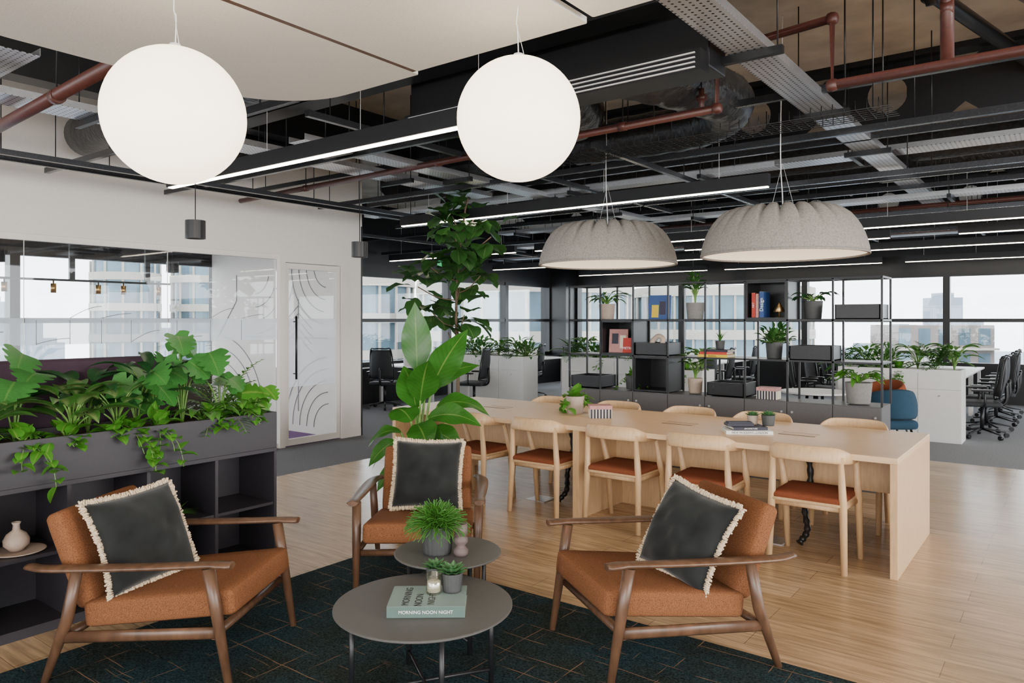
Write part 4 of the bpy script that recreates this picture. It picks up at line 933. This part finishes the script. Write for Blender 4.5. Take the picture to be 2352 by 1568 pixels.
# ---------------------------------------------------------------- OPEN OFFICE
def planter(x0,x1,y0,y1,h,label):
    t=thing('storage_planter',label,'planter',(x0,y0,0),0,'white storage planters'); w=x1-x0;d=y1-y0
    MB().bx(0,w,0,d,0,h-.02).obj('body','whitel',t); MB().bx(0,w,0,.02,h-.02,h+.02).bx(0,w,d-.02,d,h-.02,h+.02).bx(0,.02,.02,d-.02,h-.02,h+.02).bx(w-.02,w,.02,d-.02,h-.02,h+.02).obj('trough','whitel',t)
    MB().bx(.02,w-.02,.02,d-.02,h-.02,h).obj('soil','soil',t)
    n=max(2,int(w/.45))
    for i in range(n): 
        d_=MB().bx(w/n*i+.003,w/n*(i+1)-.003,-.016,0,.03,h-.24).obj('door','whitel',t); MB().tube([(w/n*(i+.5),-.026,h-.32),(w/n*(i+.5),-.016,h-.32)],.012,10).obj('lock','steel',d_)
        MB().bx(w/n*i+.003,w/n*(i+1)-.003,-.016,0,h-.235,h-.03).obj('drawer','whitel',t)
    k_=int(w/.2)
    for i in range(k_):
        kd=['fern','lily','bush','vine','lily'][i%5]; kw={'fern':dict(n=13,ln=.48,lf=.14,w=.035,lm='lf_fern2'),'bush':dict(n=80,r=.34,ln=.12,wd=.06),'lily':dict(n=22,h=.30,l=.24,w=.08,lm='lf_fern'),'vine':dict(n=5,ln=.3,ls=.08,out=(0,-1,0))}[kd]
        plant('planter_foliage_plant','leafy green plant growing in white office planter',(x0+(i+.5)*w/k_,(y0+y1)/2+(-.1 if kd=='vine' else 0),h),kd,group='office planter plants',**kw)
planter(-2.65,-1.15,11.1,11.55,.93,'long white storage planter with doors and greenery')
planter(-7.3,-5.7,11.1,11.55,.93,'white storage planter with doors and greenery')
planter(-9.9,-8.15,11.1,11.55,.90,'white storage planter with doors and greenery')
planter(-5.2,-4.2,10.0,10.45,.86,'short white storage planter with greenery')
def desk(x0,x1,y0,y1):
    t=thing('office_desk','white bench desk with pale top','desk',((x0+x1)/2,(y0+y1)/2,0),0,'white office desks'); w=(x1-x0)/2;d=(y1-y0)/2
    MB().bx(-w,w,-d,d,.715,.74).obj('desk_top','whitel',t,bevel=.003)
    for a in(-1,1):
        for b in(-1,1): MB().bx(a*(w-.08)-.025,a*(w-.08)+.025,b*(d-.08)-.025,b*(d-.08)+.025,0,.715).obj('leg','whitel',t)
    MB().bx(-.02,.02,-d+.03,d-.03,.74,.95).obj('divider_screen','whitel',t,bevel=.003)
for x0 in(-2.9,-7.25):
    for y0 in(11.7,13.15,14.6): desk(x0,x0+1.6,y0,y0+1.42)
for y0 in (11.7,13.15): desk(-10.7,-9.45,y0,y0+1.42)
desk(-10.7,-9.2,9.75,10.9)
t=thing('office_chair','charcoal mesh swivel office chair on five-star base','chair',(0,0,0),0,'mesh office chairs')
q=MB()
for i in range(5):
    a=2*pi*i/5; q.tube([(0,0,.12),(math.cos(a)*.3,math.sin(a)*.3,.075)],[(.02,.018),(.014,.01)],6)
q.obj('star_base','blackm',t)
for i in range(5):
    a=2*pi*i/5; MB().tube([(math.cos(a)*.31-.02*math.sin(a),math.sin(a)*.31+.02*math.cos(a),.032),(math.cos(a)*.31+.02*math.sin(a),math.sin(a)*.31-.02*math.cos(a),.032)],.03,12).obj('caster','blackm',t)
MB().tube([(0,0,.1),(0,0,.42)],.025,10).obj('gas_column','blackm',t)
MB().rbox((0,0.02,.465),(.48,.47,.07),.032,n=5).obj('seat','mesh',t,merge=True)
m=MB();vs=[]
for i in range(9):
    for j in range(9):
        u=j/4-1;v=i/8; vs.append((u*.22*(1-.15*v),-.22-.06*v+.05*(u*u)-.03*math.sin(v*3),.55+v*.52))
m.add(vs,[(i*9+j,i*9+j+1,(i+1)*9+j+1,(i+1)*9+j) for i in range(8) for j in range(8)],True); o=m.obj('backrest','mesh',t); so=o.modifiers.new('s','SOLIDIFY'); so.thickness=.012
MB().tube(sm([(-.22,-.17,.55),(-.19,-.24,1.05),(-.1,-.29,1.09),(.1,-.29,1.09),(.19,-.24,1.05),(.22,-.17,.55),(.1,-.2,.53),(-.1,-.2,.53),(-.22,-.17,.55)],4),.013,6).tube(sm([(0,-.1,.43),(0,-.27,.48),(0,-.28,.75)],5),.022,8).obj('back_frame','blackm',t)
for s_ in(-1,1): MB().tube(sm([(s_*.2,0,.44),(s_*.29,0,.48),(s_*.29,0,.64)],4),.014,6).rbox((s_*.29,.03,.66),(.07,.25,.03),.012,n=4).obj('armrest','blackm',t)
oc=t; oc.location=(-1.0,11.95,0); oc.rotation_euler=(0,0,pi/2+.2)
for y in(12.75,13.6,14.4,15.2): dup(oc,(-1.0+R(-.05,.05),y,0),pi/2+R(-.3,.3))
for y in(12.1,13.0,14.0,15.0): dup(oc,(-3.35,y,0),-pi/2+R(-.3,.3))
for y in(12.1,13.0,14.2): dup(oc,(-5.15,y,0),pi/2+R(-.3,.3)); 
for y in(12.3,13.6): dup(oc,(-7.7,y,0),-pi/2+R(-.3,.3))
dup(oc,(-9.95,9.3,0),.5); dup(oc,(-8.6,10.2,0),1.9)
dup(oc,(-9.0,12.5,0),pi/2+.3)
def tub(loc,rz,m_,label):
    t=thing('tub_chair',label,'chair',loc,rz); MB().rbox((0,.03,.42),(.5,.5,.11),.05,puff=.01).obj('seat',m_,t,merge=True)
    P=[(.27*math.cos(math.radians(a)),.27*math.sin(math.radians(a)),.60) for a in range(-200,21,20)]
    n=len(P); MB().tube([(x,y,.60+.06*math.sin(pi*i/(n-1))) for i,(x,y,z) in enumerate(P)],[(.03,.10+.07*math.sin(pi*i/(n-1))) for i in range(n)],12).obj('backrest',m_,t)
    for a in(-1,1):
        for b in(-1,1): MB().tube([(a*.17,b*.17,.38),(a*.24,b*.24,0)],[.014,.01],8).obj('leg','blackm',t)
tub((-1.70,9.4,0),.6,'blueup','blue upholstered tub chair beside round table'); tub((-1.98,10.5,0),2.6,'orange','rust orange tub chair by round table')
t=thing('cafe_table','small round white cafe table with black pedestal','table',(-2.5,9.4,0)); MB().lathe([(.001,.72),(.4,.72),(.4,.74),(.001,.74)],40,sm=False).obj('table_top','whitel',t); MB().tube([(0,0,.02),(0,0,.72)],.03,10).lathe([(.001,.02),(.22,.015),(.22,0)],28).obj('pedestal','blackm',t)
# ---------------------------------------------------------------- LIGHT + CAMERA
wd=bpy.data.worlds.new('overcast_sky'); bpy.context.scene.world=wd; wd.use_nodes=True; nt=wd.node_tree; bg=nt.nodes['Background']
tc=N(nt,'ShaderNodeTexCoord'); sx=N(nt,'ShaderNodeSeparateXYZ'); L(nt,tc.outputs['Generated'],sx.inputs[0])
cr=N(nt,'ShaderNodeValToRGB'); e=cr.color_ramp.elements; e[0].position=.45; e[0].color=(.90,.93,.96,1); e[1].position=.9; e[1].color=(.87,.92,1,1)
L(nt,sx.outputs[2],cr.inputs[0]); L(nt,cr.outputs[0],bg.inputs[0]); bg.inputs[1].default_value=8.0
def area(name,loc,tgt,sx_,sy_,pw,col):
    l=bpy.data.lights.new(name,'AREA'); l.shape='RECTANGLE'; l.size=sx_; l.size_y=sy_; l.energy=pw; l.color=col
    o=bpy.data.objects.new(name,l); bpy.context.scene.collection.objects.link(o); o.location=loc
    o.rotation_euler=(V(tgt)-V(loc)).to_track_quat('-Z','Y').to_euler(); return o
area('window_daylight_light',(2.2,-3.5,2.5),(-2.5,4,.6),3.5,1.6,300,(1,.91,.80))  # fill lamp added behind the camera to brighten the foreground
area('window_daylight_light',(5.8,4,2.5),(-2,6,.6),3.5,1.6,360,(1,.92,.82))  # second added fill lamp, out of view on the right
cam=bpy.data.cameras.new('camera'); co=bpy.data.objects.new('camera',cam); bpy.context.scene.collection.objects.link(co)
cam.sensor_width=36; cam.lens=36*1700/2352; cam.shift_y=-49/2352; cam.clip_end=1500
co.location=(0,0,CAMZ); co.rotation_euler=(pi/2,0,TH); bpy.context.scene.camera=co
